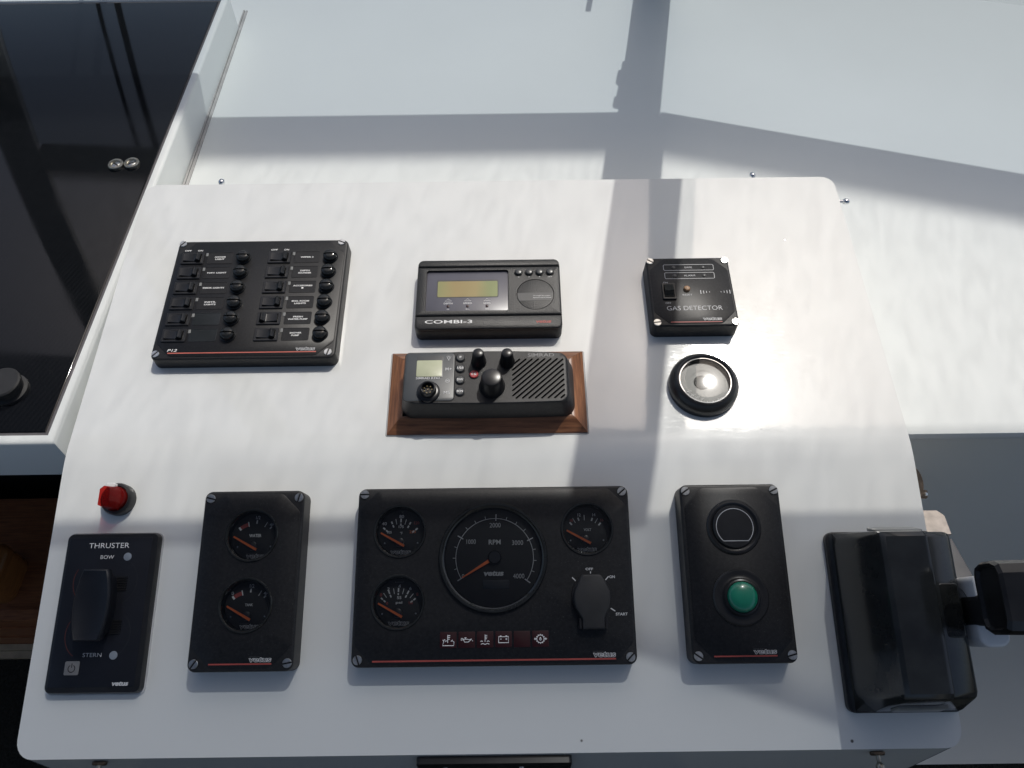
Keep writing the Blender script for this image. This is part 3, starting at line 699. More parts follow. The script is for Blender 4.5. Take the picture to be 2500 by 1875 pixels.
def make_log():
    o = thing('depth_log', 'black speed and depth instrument with an amber display, above the wood framed radio', 'instrument', 'U', -23, 173.5)
    H = 20
    bm = bmesh.new(); rrslab(bm, 0, 3, 155, 91.5, 7, 0, H - 3.2, 0.8, seg=6); finish('body', bm, 'abs', o)
    def seg_slab(y0, y1, rt, rb, name, mat, hole=None, disc=None):
        bm = bmesh.new()
        def outl(i):
            pts = []
            for k, (sx, sy, r) in enumerate(((1, 1, rt), (-1, 1, rt), (-1, -1, rb), (1, -1, rb))):
                yy = y1 if sy > 0 else y0; r = max(r - i, 0.3)
                ox_, oy_ = sx * (77 - i - r), yy - sy * (i + r)
                for j in range(6):
                    a = math.pi / 2 * (k + j / 5); pts.append((ox_ + r * math.cos(a), oy_ + r * math.sin(a)))
            return pts
        rings = [(outl(0), H - 4), (outl(0), H - 1.6), (outl(0.5), H - 0.6), (outl(1.6), H)]
        loft(bm, rings, False, hole is None)
        if hole: holed(bm, outl(1.6), hole, H, 4.5); bmesh.ops.remove_doubles(bm, verts=bm.verts, dist=0.001)
        return finish(name, bm, mat, o)
    seg_slab(39.2, 48.6, 6, 0.4, 'top_strip', 'abs_rough')
    seg_slab(-25.0, 38.5, 0.4, 0.4, 'front_panel', 'abs_rough', [rr(-22.8, 7.3, 88.5, 53.6, 3), circ(50, 0.8, 20, 48)])
    seg_slab(-42.4, -25.8, 0.4, 6, 'bottom_strip', 'abs_rough')
    bm = bmesh.new(); rrslab(bm, -22.8, 7.3, 88.3, 53.4, 2.8, H - 6, H - 2.6, 0.2)
    win = finish('screen_panel', bm, 'screen_grey', o); zz = H - 2.6
    bm = bmesh.new(); loft(bm, [(rr(-22.6, 11, 66.5, 23.6, 2), zz), (rr(-22.6, 11, 66.5, 23.6, 2), zz + 0.06)]); finish('display_rim', bm, 'led_dim', win)
    bm = bmesh.new(); loft(bm, [(rr(-22.6, 10.6, 64.4, 20.6, 1.6), zz + 0.06), (rr(-22.6, 10.6, 64.4, 20.6, 1.6), zz + 0.2)]); finish('display', bm, 'lcd_amber', win)
    for x, s, u in ((-43, 'DEPTH', 'm'), (-22.3, 'SPEED', 'Kn'), (-1.6, 'LOG', 'Nm')):
        bm = bmesh.new(); strip(bm, [(x - 3.7, -5.0), (x + 3.7, -5.0), (x, -2.2)], 0.4, zz + 0.1, True); finish('arrow_mark', bm, 'white', win)
        text(win, s, x - (4.6 if s != 'LOG' else 3.4), -9.2, x + (4.6 if s != 'LOG' else 3.4), -7.1, zz + 0.1)
        bm = bmesh.new(); lathe(bm, [(1.6, zz), (1.5, zz + 0.6), (0.8, zz + 0.9)], x, -12, 16); finish('indicator', bm, 'maroon', win)
        text(win, u, x - (1.1 if u == 'm' else 1.7), -16.4, x + (1.1 if u == 'm' else 1.7), -15, zz + 0.1)
    bm = bmesh.new(); lathe(bm, [(4.75, H - 0.5), (4.75, H + 0.3), (4.4, H + 0.9), (4.2, H + 0.9), (4.1, H + 0.4)], 0, 0, 28)
    t = finish('push_button', bm, 'satin'); ring = t.data; bpy.data.objects.remove(t)
    bm = bmesh.new(); lathe(bm, [(4.0, H + 0.3), (3.9, H + 1.8), (3.2, H + 2.7), (1.6, H + 3.1)], 0, 0, 28)
    t = finish('key', bm, 'button_grey'); key = t.data; bpy.data.objects.remove(t)
    for x, s in ((32.4, '<'), (43.8, '>'), (55.1, '+'), (66.4, 'SET')):
        b = place('push_button', ring, o, (x, 29.6, 0)); place('key', key, b)
        text(o, s, x - (2.4 if s == 'SET' else 0.9), 23.2, x + (2.4 if s == 'SET' else 0.9), 24.8, H + 0.1)
    bm = bmesh.new(); slab(bm, lambda i: circ(50, 0.8, 19.5 - i, 48), H - 4, H - 0.15, 0.3); bd = finish('badge_disc', bm, 'abs_rough', o)
    bm = bmesh.new()
    yb0, yb1 = -7.6, 2.6
    pts = [(50 + s * math.sqrt(19.3 ** 2 - (y - 0.8) ** 2), y) for s, y in ((1, yb0), (1, -3), (1, yb1), (-1, yb1), (-1, -3), (-1, yb0))]
    loft(bm, [(pts, H - 0.2), (pts, H + 0.05)]); finish('badge_band', bm, 'button_grey', bd)
    text(bd, 'Through the water', 47.5, -2.2, 66, -0.6, H + 0.1); text(bd, 'Speed-Log & Depth', 47.5, -4.6, 66.8, -3.0, H + 0.1)
    text(o, 'COMBI-3', -66.5, -35.4, -16.8, -31.2, H + 0.1, bold=0.012)
    text(o, 'vetus', 49.6, -36.2, 65.8, -32.4, H + 0.1, 'red_print', 'logo', bold=0.05, shear=0.15)
make_log()

def make_radio():
    fr = thing('teak_surround', 'brown teak frame let into the console around the black radio', 'frame', 'U', -24.2, 65.8)
    ow, oh, bw = 198.5, 94, 15.5; hx, hy = ow / 2, oh / 2
    zt = lambda t: 2.0 + 9.0 * t                 # bevel rises inwards
    for k in range(4):
        bm = bmesh.new()
        if k in (0, 2):
            s = 1 if k == 0 else -1
            P = lambda t, e: (e * (hx - bw * t), s * (hy - bw * t))
        else:
            s = 1 if k == 1 else -1
            P = lambda t, e: (s * (hx - bw * t), -e * s * (hy - bw * t) if False else e * (hy - bw * t))
        prof = [(0.0, 0.0), (0.0, 2.0), (0.72, 10.5), (0.8, 11.0), (1.0, 11.0), (1.0, 0.0)]
        rows = []
        for e in (-1, 1):
            row = []
            for t, z in prof:
                x, y = P(t, e); gap = 0.12 * e
                row.append(bm.verts.new((x - (gap if k in (0, 2) else 0), y - (gap if k in (1, 3) else 0), z)))
            rows.append(row)
        for i in range(5): bm.faces.new((rows[0][i], rows[0][i + 1], rows[1][i + 1], rows[1][i]))
        bm.faces.new(rows[0]); bm.faces.new(list(reversed(rows[1])))
        finish('rail', bm, 'teak_x' if k in (0, 2) else 'teak_y', fr)
    bm = bmesh.new()
    loft(bm, [(rr(0, 0, ow + 3.4, oh + 3, 2), 0.15), (rr(0, 0, ow + 2, oh + 2, 2), 0.8), (rr(0, 0, ow - 1, oh - 1, 2), 0.8)], False, False)
    finish('sealant', bm, 'seal', fr)
    o = thing('radio', 'black marine radio with three knobs and a slotted speaker, set in the wooden frame', 'radio', 'U', -23, 62, 3)
    H = 33
    def outl(w, h, r, bow, cy=0):
        pts = rr(0, cy, w, h, r, 6)
        # arched top and bottom edge
        res = []
        for i in range(len(pts)):
            a, b = Vector(pts[i]), Vector(pts[(i + 1) % len(pts)])
            res.append(a)
            if (b - a).length > 15:
                for j in range(1, 10): res.append(a.lerp(b, j / 10))
        return [(p.x, p.y + bow * (1 - (p.x / (w / 2)) ** 2) * (1 if p.y > cy else -1 * 0.5)) for p in res]
    bm = bmesh.new()
    rings = [(outl(170, 62, 12, 3, 2), 3), (outl(172, 63, 12, 3, 2), 9), (outl(170, 62, 12, 3, 2), 14), (outl(161, 57.5, 10, 3, 1.6), 27), (outl(159, 56.5, 9, 3, 1.4), 30), (outl(156.5, 55, 8, 3, 1.2), H - 0.8)]
    top = outl(154, 53, 7, 3, 1.2)
    loft(bm, rings + [(top, H)], False, False)
    # slotted speaker grille: real holes
    slots = []
    gx0, gx1, gy0, gy1 = 24.0, 75.0, -23.0, 22.0
    def clip(c):     # segment of y = x*0.93 + c inside the grille box
        m = 0.93; xs_ = [max(gx0, (gy0 - c) / m), min(gx1, (gy1 - c) / m)]
        return None if xs_[1] - xs_[0] < 4 else (Vector((xs_[0], xs_[0] * m + c)), Vector((xs_[1], xs_[1] * m + c)))
    c = gy0 - 0.93 * 70.5
    while c < gy1 - 0.93 * 24:
        sg = clip(c)
        if sg:
            a, b = sg; d = (b - a).normalized(); nn = Vector((-d.y, d.x)); hw = 0.95; a = a + d * hw; b = b - d * hw; pts = []
            for j in range(5): t = -math.pi / 2 + math.pi * j / 4; pts.append(b + d * hw * math.cos(t) + nn * hw * math.sin(t))
            for j in range(5): t = math.pi / 2 + math.pi * j / 4; pts.append(a + d * hw * math.cos(t) + nn * hw * math.sin(t))
            slots.append([(p.x, p.y) for p in pts])
        c += 5.75
    holed(bm, top, slots, H, 3)
    bmesh.ops.remove_doubles(bm, verts=bm.verts, dist=0.001)
    finish('body', bm, 'abs', o)
    bm = bmesh.new(); box(bm, 22, -25, H - 4, 77, 25, H - 3); finish('speaker_backing', bm, 'groove', o)
    bm = bmesh.new()
    for k in range(8): rrslab(bm, 30 + k * 5.4, random.uniform(-15, 15), 1.5, 1.2, 0.3, H - 3, H - 2.4, 0.1)
    bm.free()
    # left display panel
    bm = bmesh.new(); rrslab(bm, -56.8, 2.6, 48.6, 54, 4, H - 1, H + 0.5, 0.5); dp = finish('display_panel', bm, 'radio_grey', o)
    bm = bmesh.new(); strip(bm, rr(-56.8, 2.6, 49.4, 54.8, 4.4), 0.7, H + 0.25, True); finish('panel_groove', bm, 'groove', o)
    z = H + 0.5
    bm = bmesh.new(); rrslab(bm, -57, 13.5, 26, 25, 1.2, z, z + 0.12, 0.05); finish('display_rim', bm, 'button_grey', dp)
    bm = bmesh.new(); rrslab(bm, -57.3, 11.7, 25, 18.5, 1.2, z + 0.1, z + 0.3, 0.05); finish('display', bm, 'lcd_green', dp)
    text(dp, 'SIMRAD RT62', -70, -0.6, -46.4, 2.0, z + 0.35, 'grey_print', bold=0.02)
    bm = bmesh.new(); lathe(bm, [(11.2, z - 0.4), (11.2, z + 2.0), (9.8, z + 3), (8.0, z + 3.2), (7.6, z + 9.0), (6.6, z + 9.4), (6.0, z + 9.0), (6.0, z + 3.6)], -57.0, -15.0, 36)
    pl = finish('socket', bm, 'satin', o)
    for k in range(8):
        a = 2 * math.pi * k / 7; x, y = (-57.0 + 3.8 * math.cos(a), -15.0 + 3.8 * math.sin(a)) if k < 7 else (-57.0, -15.0)
        bm = bmesh.new(); lathe(bm, [(0.5, z + 3.5), (0.5, z + 5.6), (0.3, z + 6.0)], x, y, 8); finish('pin', bm, 'brass_pin', pl)
    text(dp, 'M+', -41.4, 9.4, -35.2, 12.4, z + 0.1, 'grey_print', bold=0.01)
    text(dp, 'MS', -42.4, -17, -36.2, -13.8, z + 0.1, 'grey_print', bold=0.01)
    bm = bmesh.new(); strip(bm, circ(-39, -2.4, 1.9, 20), 0.4, z + 0.1, True); strip(bm, [(-40.1, -2.4), (-37.9, -2.4)], 0.7, z + 0.1)
    strip(bm, circ(-38.5, 23.6, 1.3, 16), 0.5, z + 0.1, True); strip(bm, [(-39.1, 21.9), (-37.9, 21.9)], 0.7, z + 0.1); strip(bm, [(-39, 21), (-38, 21)], 0.5, z + 0.1)
    for k in range(5):
        a = R(30 + k * 30); strip(bm, [(-38.5 + 1.9 * math.cos(a), 23.6 + 1.9 * math.sin(a)), (-38.5 + 2.8 * math.cos(a), 23.6 + 2.8 * math.sin(a))], 0.3, z + 0.1)
    finish('symbol', bm, 'grey_print', dp)
    bm = bmesh.new(); lathe(bm, [(5.2, H - 0.2), (5.1, H + 0.5), (4.5, H + 0.7), (4.4, H - 0.2)], 0, 0, 28, False); t = finish('push_button', bm, 'satin'); ring = t.data; bpy.data.objects.remove(t)
    bm = bmesh.new(); lathe(bm, [(4.3, H - 0.2), (4.2, H + 1.6), (3.5, H + 2.2)], 0, 0, 28); t = finish('key', bm, 'button_grey'); key = t.data; bpy.data.objects.remove(t)
    for y, s in ((23.4, 'F'), (11.2, '1/25'), (-2.0, 'D/W'), (-15.0, 'SCN')):
        b = place('push_button', ring, o, (-26.6, y, 0)); place('key', key, b)
        ww = {'F': 1.0, '1/25': 3.0, 'D/W': 3.0, 'SCN': 3.0}[s]
        text(b, s, -ww, -1.2, ww, 1.2, H + 2.3, bold=0.03)
    b = place('push_button', ring, o, (-13.2, 4.4, 0)); bm = bmesh.new(); lathe(bm, [(4.3, H - 0.2), (4.2, H + 1.2), (3.5, H + 1.7)], 0, 0, 28); finish('key', bm, 'red_btn', b)
    text(b, '16', -2.2, -1.4, 2.2, 1.4, H + 1.8, bold=0.02)
    def knob(x, y, r0, r1, h, name='knob'):
        bm = bmesh.new(); n = 48; rings = []
        def ring(r, flute): return [(x + (r - (flute if (i % 4) < 2 else 0)) * math.cos(2 * math.pi * i / n), y + (r - (flute if (i % 4) < 2 else 0)) * math.sin(2 * math.pi * i / n)) for i in range(n)]
        for r, z_, fl in ((r0, H - 0.3, 0), (r0, H + h * 0.12, 0), (r0 * 0.93, H + h * 0.2, 0.25), (r1 * 1.05, H + h * 0.9, 0.25), (r1 * 0.96, H + h * 0.97, 0), (r1 * 0.8, H + h, 0)): rings.append((ring(r, fl), z_))
        loft(bm, rings); return finish(name, bm, 'satin', o)
    k1 = knob(-8.6, 18.6, 7.6, 5.4, 18); k2 = knob(19.4, 18.3, 7.6, 5.4, 18); k3 = knob(4.6, -9.2, 12.6, 9.6, 19)
    for k in (k1, k2, k3): k['label'] = 'black fluted rotary knob'
    text(o, 'Sq.', -8, 10.6, -3.2, 13.0, H + 0.1, 'faint'); text(o, 'Vol', 14.4, 10.6, 19, 13.0, H + 0.1, 'faint')
    text(o, 'SIMRAD', 39.8, 24.0, 66.0, 28.0, H + 0.15, 'power', bold=0.012)
MAT['brass_pin'] = plain('gold_pin', (0.75, 0.62, 0.35), 0.3, 1.0)
make_radio()

def make_gas():
    o = thing('gas_alarm', 'small square black gas detector box with four bright screws, upper right of the console', 'gas detector', 'U', 193.8, 176.2)
    z = plate_panel(o, 90, 90, 20, 0, 0, 6, 15, inset=2.6)
    screws(o, (-40.6, 41), (40, -40.5), 20, (-35, -45, 5, -55))
    for (x0, y0, x1, y1, s, col) in ((-26.8, 27.0, 27.4, 34.6, 'SAFE', 'grey_print'), (-26.4, 15.8, 27.0, 23.8, 'ALARM', 'grey_print')):
        bm = bmesh.new(); strip(bm, rr((x0 + x1) / 2, (y0 + y1) / 2, x1 - x0, y1 - y0, 1.5), 0.5, z + 0.1, True); finish('outline', bm, col, o)
        ww = 4.2 if s == 'SAFE' else 6; cx = 0.2
        text(o, s, cx - ww, (y0 + y1) / 2 - 1.1, cx + ww, (y0 + y1) / 2 + 1.1, z + 0.1, col)
        for x in (-15.8, 16.2):
            bm = bmesh.new(); lathe(bm, [(2.1, z - 0.1), (2.0, z + 0.5), (1.2, z + 0.9)], x, (y0 + y1) / 2, 20); finish('indicator', bm, 'led_dim', o)
    fm = frame_mesh(14.4, 21, 10.2, 15.4, 2.2)
    s = place('rocker_switch', fm, o, (-24.6, -1.8, z))
    bm = bmesh.new()
    pr = [(7.5, 0.5), (7.5, 4.2), (-2.0, 5.8), (-4.0, 2.0), (-7.5, 2.6), (-7.5, 0.5)]
    a = [bm.verts.new((-4.9, y, zz)) for y, zz in pr]; b = [bm.verts.new((4.9, y, zz)) for y, zz in pr]
    for i in range(6): bm.faces.new((a[i], a[(i + 1) % 6], b[(i + 1) % 6], b[i]))
    bm.faces.new(a); bm.faces.new(list(reversed(b))); bmesh.ops.recalc_face_normals(bm, faces=bm.faces)
    bmesh.ops.bevel(bm, geom=list(bm.edges), offset=0.4, segments=2, affect='EDGES'); finish('rocker', bm, 'gloss', s)
    text(o, 'ON', -29.2, 9.6, -24.4, 11.6, z + 0.1, 'grey_print'); text(o, 'OFF', -29.6, -17.2, -23.6, -15.2, z + 0.1, 'grey_print')
    bm = bmesh.new(); lathe(bm, [(3.7, z - 0.1), (3.5, z + 1.8), (2.6, z + 3), (1.2, z + 3.4)], -5, 1.4, 24); finish('reset_button', bm, 'brown_btn', o)
    text(o, 'RESET', -10.2, -6.8, 0, -4.8, z + 0.1, 'grey_print')
    bm = bmesh.new()
    for i, x in enumerate((9.4, 12.5, 15.6, 18.9)): strip(bm, arc(x + 14, -2.4, 14, 180 - (10 - 2.3 * i), 180 + (10 - 2.3 * i), 8), 0.8 - 0.1 * i, z + 0.1)
    for i, x in enumerate((40.6, 37.5, 34.4, 31.1)): strip(bm, arc(x - 14, -2.4, 14, -(10 - 2.3 * i), (10 - 2.3 * i), 8), 0.8 - 0.1 * i, z + 0.1)
    finish('sound_mark', bm, 'grey_print', o)
    text(o, 'GAS DETECTOR', -28.8, -25.6, 29.7, -20.2, z + 0.1, 'grey_print', bold=-0.008)
    bm = bmesh.new(); box(bm, -26.6, -41.0, z - 0.2, 27.2, -40.0, z + 0.12); finish('stripe', bm, 'red_print', o)
    logo(o, 7.1, -38.8, 27.2, -34.6, z + 0.1, 'grey_print')
make_gas()

def make_clino():
    o = thing('inclinometer', 'round black inclinometer with a clear dome glass, below the gas detector', 'inclinometer', 'U', 195.5, 69.5)
    bm = bmesh.new(); lathe(bm, [(35.2, 0), (35.2, 5), (34.6, 9), (33, 11.5), (30.8, 14.5), (29.6, 15.6), (28, 16), (27, 15.4), (26.4, 14), (26.2, 6)], 0, 0, 64, False); finish('bezel', bm, 'satin', o)
    bm = bmesh.new(); lathe(bm, [(26.3, 9), (20, 8.9)], 0, 0, 48); d = finish('dial', bm, 'incl_dial', o)
    bm = bmesh.new(); lathe(bm, [(26.2, 13.4), (25.2, 13.7), (18, 13.85), (10, 13.95), (3, 14.0)], 0, 0, 64); finish('glass', bm, 'dome_lens', o)
    bm = bmesh.new(); lathe(bm, [(26.25, 13.0), (26.25, 14.2), (25.2, 14.3), (25.2, 13.5)], 0, 0, 64, False); finish('chrome_ring', bm, 'chrome', o)
    for a, s in ((-148, '40°'), (-133, '30°'), (-118, '20°'), (-103, '10°')):
        ctext(o, s, 19.6 * math.cos(R(a)), 19.6 * math.sin(R(a)), 2.3, 9.2, 'white', k=0.8)
    bm = bmesh.new()
    for k in range(-17, -0):
        a = R(k * 5 - 45); r0 = 23 if k % 3 else 22; strip(bm, [(r0 * math.cos(a), r0 * math.sin(a)), (25.4 * math.cos(a), 25.4 * math.sin(a))], 0.9, 9.2)
    finish('scale', bm, 'white', o)
    bm = bmesh.new(); strip(bm, arc(0, 0, 14, 150, 30), 0.5, 9.2); finish('arch_line', bm, 'faint', o)
    bm = bmesh.new(); lathe(bm, [(8.2, 9), (7.6, 10.4), (5, 11)], -2.5, 0, 28); finish('pendulum', bm, 'dial', o)
make_clino()

# ---- gauges
def gauge_parts(o, x, y, zt, r=23.2, depth=9.0, ring=True, title=None):
    """round instrument sunk into its panel; returns (bezel object, dial height)"""
    bm = bmesh.new()
    lathe(bm, [(r + 1.2, zt - 0.1), (r + 1.2, zt + 0.7), (r + 0.7, zt + 1.3), (r - 0.6, zt + 1.2), (r - 1.2, zt + 0.3), (r - 1.6, zt - 0.8), (r - 2.2, zt - depth)], x, y, 56, False)
    g = finish('gauge', bm, 'gloss', o)
    bm = bmesh.new(); lathe(bm, [(r - 1.8, zt - depth), (r * 0.5, zt - depth)], x, y, 48); finish('dial', bm, 'dial', g)
    bm = bmesh.new(); lathe(bm, [(r - 1.5, zt - 0.6), (r * 0.5, zt - 0.45)], x, y, 48); finish('glass', bm, 'lens', g)
    return g, zt - depth + 0.15
def small_needle(g, x, y, zd):
    bm = bmesh.new(); x -= 0
    a, b = Vector((x - 18.5, y - 0.5)), Vector((x + 3.4, y - 12.6)); d = (b - a).normalized(); nn = Vector((-d.y, d.x))
    pts = [a + nn * 0.75, a - nn * 0.75, b - nn * 1.15, b + nn * 1.15]; pts = [(p.x, p.y) for p in pts]
    loft(bm, [(pts, zd + 2.6), (pts, zd + 3.4)], True); finish('needle', bm, 'needle', g)
    bm = bmesh.new(); lathe(bm, [(4.2, zd), (4, zd + 2), (3, zd + 2.4)], x - 1.2, y - 9.0, 24); finish('hub', bm, 'satin', g)
    for sx in (-15, 15.5):
        bm = bmesh.new(); lathe(bm, [(0.8, zd), (0.5, zd + 0.7)], x + sx, y - 9.6, 10); finish('dial_screw', bm, 'steel', g)
def ticks(g, px, py, zd, spec, mat='grey_print'):
    bm = bmesh.new()
    for a, r0, r1, w_ in spec:
        c, s = math.cos(R(a)), math.sin(R(a)); strip(bm, [(px + r0 * c, py + r0 * s), (px + r1 * c, py + r1 * s)], w_, zd + 0.1)
    finish('scale', bm, mat, g)

def make_tank_panel():
    o = thing('tank_panel', 'tall black panel with two round gauges reading water and tank', 'gauge panel', 'L', -240.5, -119)
    gs = [(0.5, 38.5), (0.3, -23.4)]
    z = plate_panel(o, 93, 159, 21.5, 0, 0, 7, 17, [(x, y, 24.2) for x, y in gs])
    screws(o, (-40.5, 41.5), (72.6, -72.6), 21.5, (-15, 75, 55, 10))
    for k, (x, y) in enumerate(gs):
        g, zd = gauge_parts(o, x, y, z, 23.2); small_needle(g, x, y, zd)
        ctext(g, 'WATER' if k == 0 else 'TANK', x + 0.5, y + 0.6, 2.9 if k == 0 else 2.3, zd + 0.1, 'white' if k == 0 else 'grey_print', k=0.74)
        ctext(g, '1/2', x + 1.8, y + 17.2, 3.2, zd + 0.1, 'grey_print'); ctext(g, '4/4', x + 15.6, y + 10.6, 3.0, zd + 0.1, 'grey_print')
        if k: ctext(g, '0', x - 15.2, y + 10.8, 3.0, zd + 0.1, 'grey_print')
        px, py = x - 1.2, y - 9
        ticks(g, px, py, zd, [(84, 20.6, 24, 1.3), (61, 20, 25, 0.6), (47, 21.5, 24, 1.3)])
        bm = bmesh.new(); strip(bm, arc(px, py, 20.5, 126, 106, 8), 3.4, zd + 0.1); finish('red_zone', bm, 'red_print', g)
        ticks(g, px, py, zd, [(129, 18.8, 22.2, 1.8), (104.5, 18.4, 23, 0.9)], 'white')
        logo(g, x - 6.5, y - 20.4, x + 11.5, y - 15.8, zd + 0.1)
    bm = bmesh.new(); box(bm, -27.4, -73.6, z - 0.2, 27.9, -72.4, z + 0.12); finish('stripe', bm, 'red_print', o)
    logo(o, 7.6, -71.6, 27.6, -67.2, z + 0.1)
make_tank_panel()

def icon(name):
    """white warning pictograms as strokes in a -5..5 box"""
    if name == 'exhaust':
        S = [[(-0.4, -2.2), (-0.4, 4)], [(-0.4, 3.4), (1.6, 3.4)], [(-0.4, 2), (1.6, 2)], [(-0.4, 0.6), (1.2, 0.6)], [(-4.4, 0.2), (-3.6, -1.2), (-4.6, -4.4), (4.6, -4.4), (4.8, -1.6), (3.6, -1), (3.6, 0), (2.2, -1.2)], [(-4, -0.8), (-2.8, 0.4), (-2.2, -1.4), (-1, -0.4)]]
    elif name == 'oil':
        S = [[(-2.8, 0.4), (-1.6, -1.8), (1.4, -1.8), (4.2, 0.6)], [(-2.8, 0.4), (0.8, 0.4), (2, 0), (4.2, 0.6)], [(-2.8, 0.2), (-4.6, -0.4), (-4.4, 1.2), (-2.8, 0.8)], [(-1, 0.4), (-1, 1.4)], [(-1.8, 1.5), (-0.2, 1.5)], [(4.8, -0.4), (4.8, -1.2)]]
    elif name == 'temp':
        S = [[(0, -1.8), (0, 3.8)], [(0, 3.2), (1.7, 3.2)], [(0, 1.9), (1.7, 1.9)], [(0, 0.6), (1.5, 0.6)], [(-3.8, -1.6), (-2.8, -1), (-1.8, -1.6)], [(1.4, -1.6), (2.5, -1), (3.6, -1.6)], [(-3.4, -3.6), (-1.7, -3), (0, -3.8), (1.7, -3), (3.4, -3.6)]]
    elif name == 'battery':
        S = [[(-4, -2.6), (4, -2.6), (4, 2), (-4, 2), (-4, -2.6)], [(-3, 2.6), (-1.6, 2.6)], [(1.6, 2.6), (3, 2.6)], [(-2.8, 0.2), (-1.6, 0.2)], [(1.6, 0.2), (3, 0.2)], [(2.3, -0.5), (2.3, 0.9)]]
    else:
        S = [[(3 * math.cos(2 * math.pi * k / 20), 3 * math.sin(2 * math.pi * k / 20)) for k in range(21)]]
        for k in range(12): a = 2 * math.pi * k / 12; S.append([(3 * math.cos(a), 3 * math.sin(a)), (3.8 * math.cos(a), 3.8 * math.sin(a))])
        S += [[(0, 1.4), (-0.7, -0.4), (0, -1.2), (0.7, -0.4), (0, 1.4)], [(-5.2, 0), (-3.8, 0)], [(-4.6, 0.8), (-3.9, 0), (-4.6, -0.8)], [(5.2, 0), (3.8, 0)], [(4.6, 0.8), (3.9, 0), (4.6, -0.8)]]
    return S

def make_engine_panel():
    o = thing('instrument_panel', 'widest black panel with a large rev counter, three small gauges and an ignition switch', 'engine panel', 'L', -18, -117.5)
    small = [(-86.2, 38.9), (-86.2, -24.0), (86.4, 39.2)]; T = (-0.3, 14.8)
    z = plate_panel(o, 252, 158, 19.5, 0, 0, 7, 16, [(x, y, 24.2) for x, y in small] + [(T[0], T[1], 49.0)], inset=2.6)
    screws(o, (-120, 120), (73.4, -72.6), 19.5, (0, 40, -70, 45))
    gl = []
    for x, y in small:
        g, zd = gauge_parts(o, x, y, z, 23.2); small_needle(g, x, y, zd); gl.append(g)
    P = lambda i: (small[i][0] - 1.2, small[i][1] - 9)
    # temperature
    g = gl[0]; x, y = small[0]
    for s, dx, dy, h, m in (('°C', 0.6, 18.8, 2.0, 'faint'), ('80', 0.0, 14.9, 3.0, 'grey_print'), ('40', -16.0, 8.4, 3.0, 'grey_print'), ('120', 14.2, 8.8, 2.8, 'red_print'), ('175', -0.2, 5.4, 2.6, 'white'), ('105', -11.0, 0.4, 2.4, 'grey_print'), ('250', 10.6, 0.6, 2.6, 'orange_print'), ('°F', 0, -0.4, 2.4, 'grey_print')):
        ctext(g, s, x + dx, y + dy, h, zd + 0.1, m)
    ticks(g, *P(0), zd, [(139, 14.6, 17.2, 1.4), (139, 18.2, 20.8, 1.4), (113, 15, 17.4, 1.3), (113, 18.5, 21, 1.3), (88, 15.8, 17.4, 1.3), (88, 18.5, 22, 1.3), (62, 15, 17.4, 1.3), (62, 18.5, 21, 1.3), (38, 14.6, 17.2, 1.4), (38, 18.2, 20.8, 1.4), (101, 17, 22, 0.5), (75, 17, 22, 0.5)], 'white')
    logo(g, x - 9.6, y - 20, x + 9.6, y - 15.4, zd + 0.1)
    # oil pressure
    g = gl[1]; x, y = small[1]
    for s, dx, dy, h, m in (('kg/cm²', 0, 18.0, 2.0, 'faint'), ('0', -16.6, 7.0, 2.8, 'red_print'), ('2', -10, 12.2, 2.8, 'grey_print'), ('4', 0, 14.6, 2.8, 'grey_print'), ('6', 10, 12.4, 2.8, 'grey_print'), ('8', 16.4, 7.2, 2.8, 'red_print'), ('0', -10.8, -0.4, 2.4, 'red_print'), ('55', 0, 4.4, 2.6, 'grey_print'), ('psi', 0, -0.2, 2.6, 'grey_print'), ('110', 10.6, -0.2, 2.6, 'red_print')):
        ctext(g, s, x + dx, y + dy, h, zd + 0.1, m)
    ticks(g, *P(1), zd, [(139, 14.8, 17, 1.2), (139, 18, 20.4, 1.2), (114, 15, 17.4, 1.2), (114, 18.4, 22, 1.2), (89, 15.8, 17.4, 1.2), (89, 18.4, 22, 1.2), (63, 15, 17.4, 1.2), (63, 18.4, 22, 1.2), (38, 14.8, 17, 1.2), (38, 18, 20.4, 1.2), (127, 17, 22, 0.5), (101, 17, 22, 0.5), (76, 17, 22, 0.5), (50, 17, 22, 0.5)])
    logo(g, x - 9.6, y - 20, x + 9.6, y - 15.4, zd + 0.1)
    # voltmeter
    g = gl[2]; x, y = small[2]
    for s, dx, dy, h, m in (('10', -13.6, 9.0, 2.6, 'red_print'), ('12', -6.2, 14.0, 2.8, 'grey_print'), ('14', 7.6, 14.0, 2.8, 'grey_print'), ('16', 15.0, 9.0, 2.6, 'red_print')):
        ctext(g, s, x + dx, y + dy, h, zd + 0.1, m)
    text(g, 'VOLT', x - 2.4, y - 1.0, x + 4.6, y + 1.4, zd + 0.1, 'grey_print', bold=0.02)
    ticks(g, *P(2), zd, [(131, 18.4, 21.4, 1.4), (107, 18.4, 21.4, 1.3), (70, 18.4, 21.4, 1.3), (46, 18.4, 21.4, 1.4), (119, 18, 23, 0.5), (91, 18, 23, 0.6), (58, 18, 23, 0.5)])
    logo(g, x - 9.0, y - 20, x + 9.0, y - 15.4, zd + 0.1)
    # rev counter
    x, y = T; bm = bmesh.new()
    lathe(bm, [(49.6, z - 0.1), (49.6, z + 2.4), (48.8, z + 3.6), (46.8, z + 3.6), (46.0, z + 2.6), (44.6, z + 1.6), (43.8, z - 4)], x, y, 80, False)
    t = finish('rev_counter', bm, 'gloss', o); zd = z - 4
    bm = bmesh.new(); lathe(bm, [(44.2, zd), (20, zd)], x, y, 64); finish('dial', bm, 'dial', t)
    bm = bmesh.new(); lathe(bm, [(45.2, z + 1.7), (25, z + 1.9)], x, y, 64); finish('glass', bm, 'lens', t)
    cx, cy = x + 1.2, y - 0.2; A0, ST = 211.0, -15.4
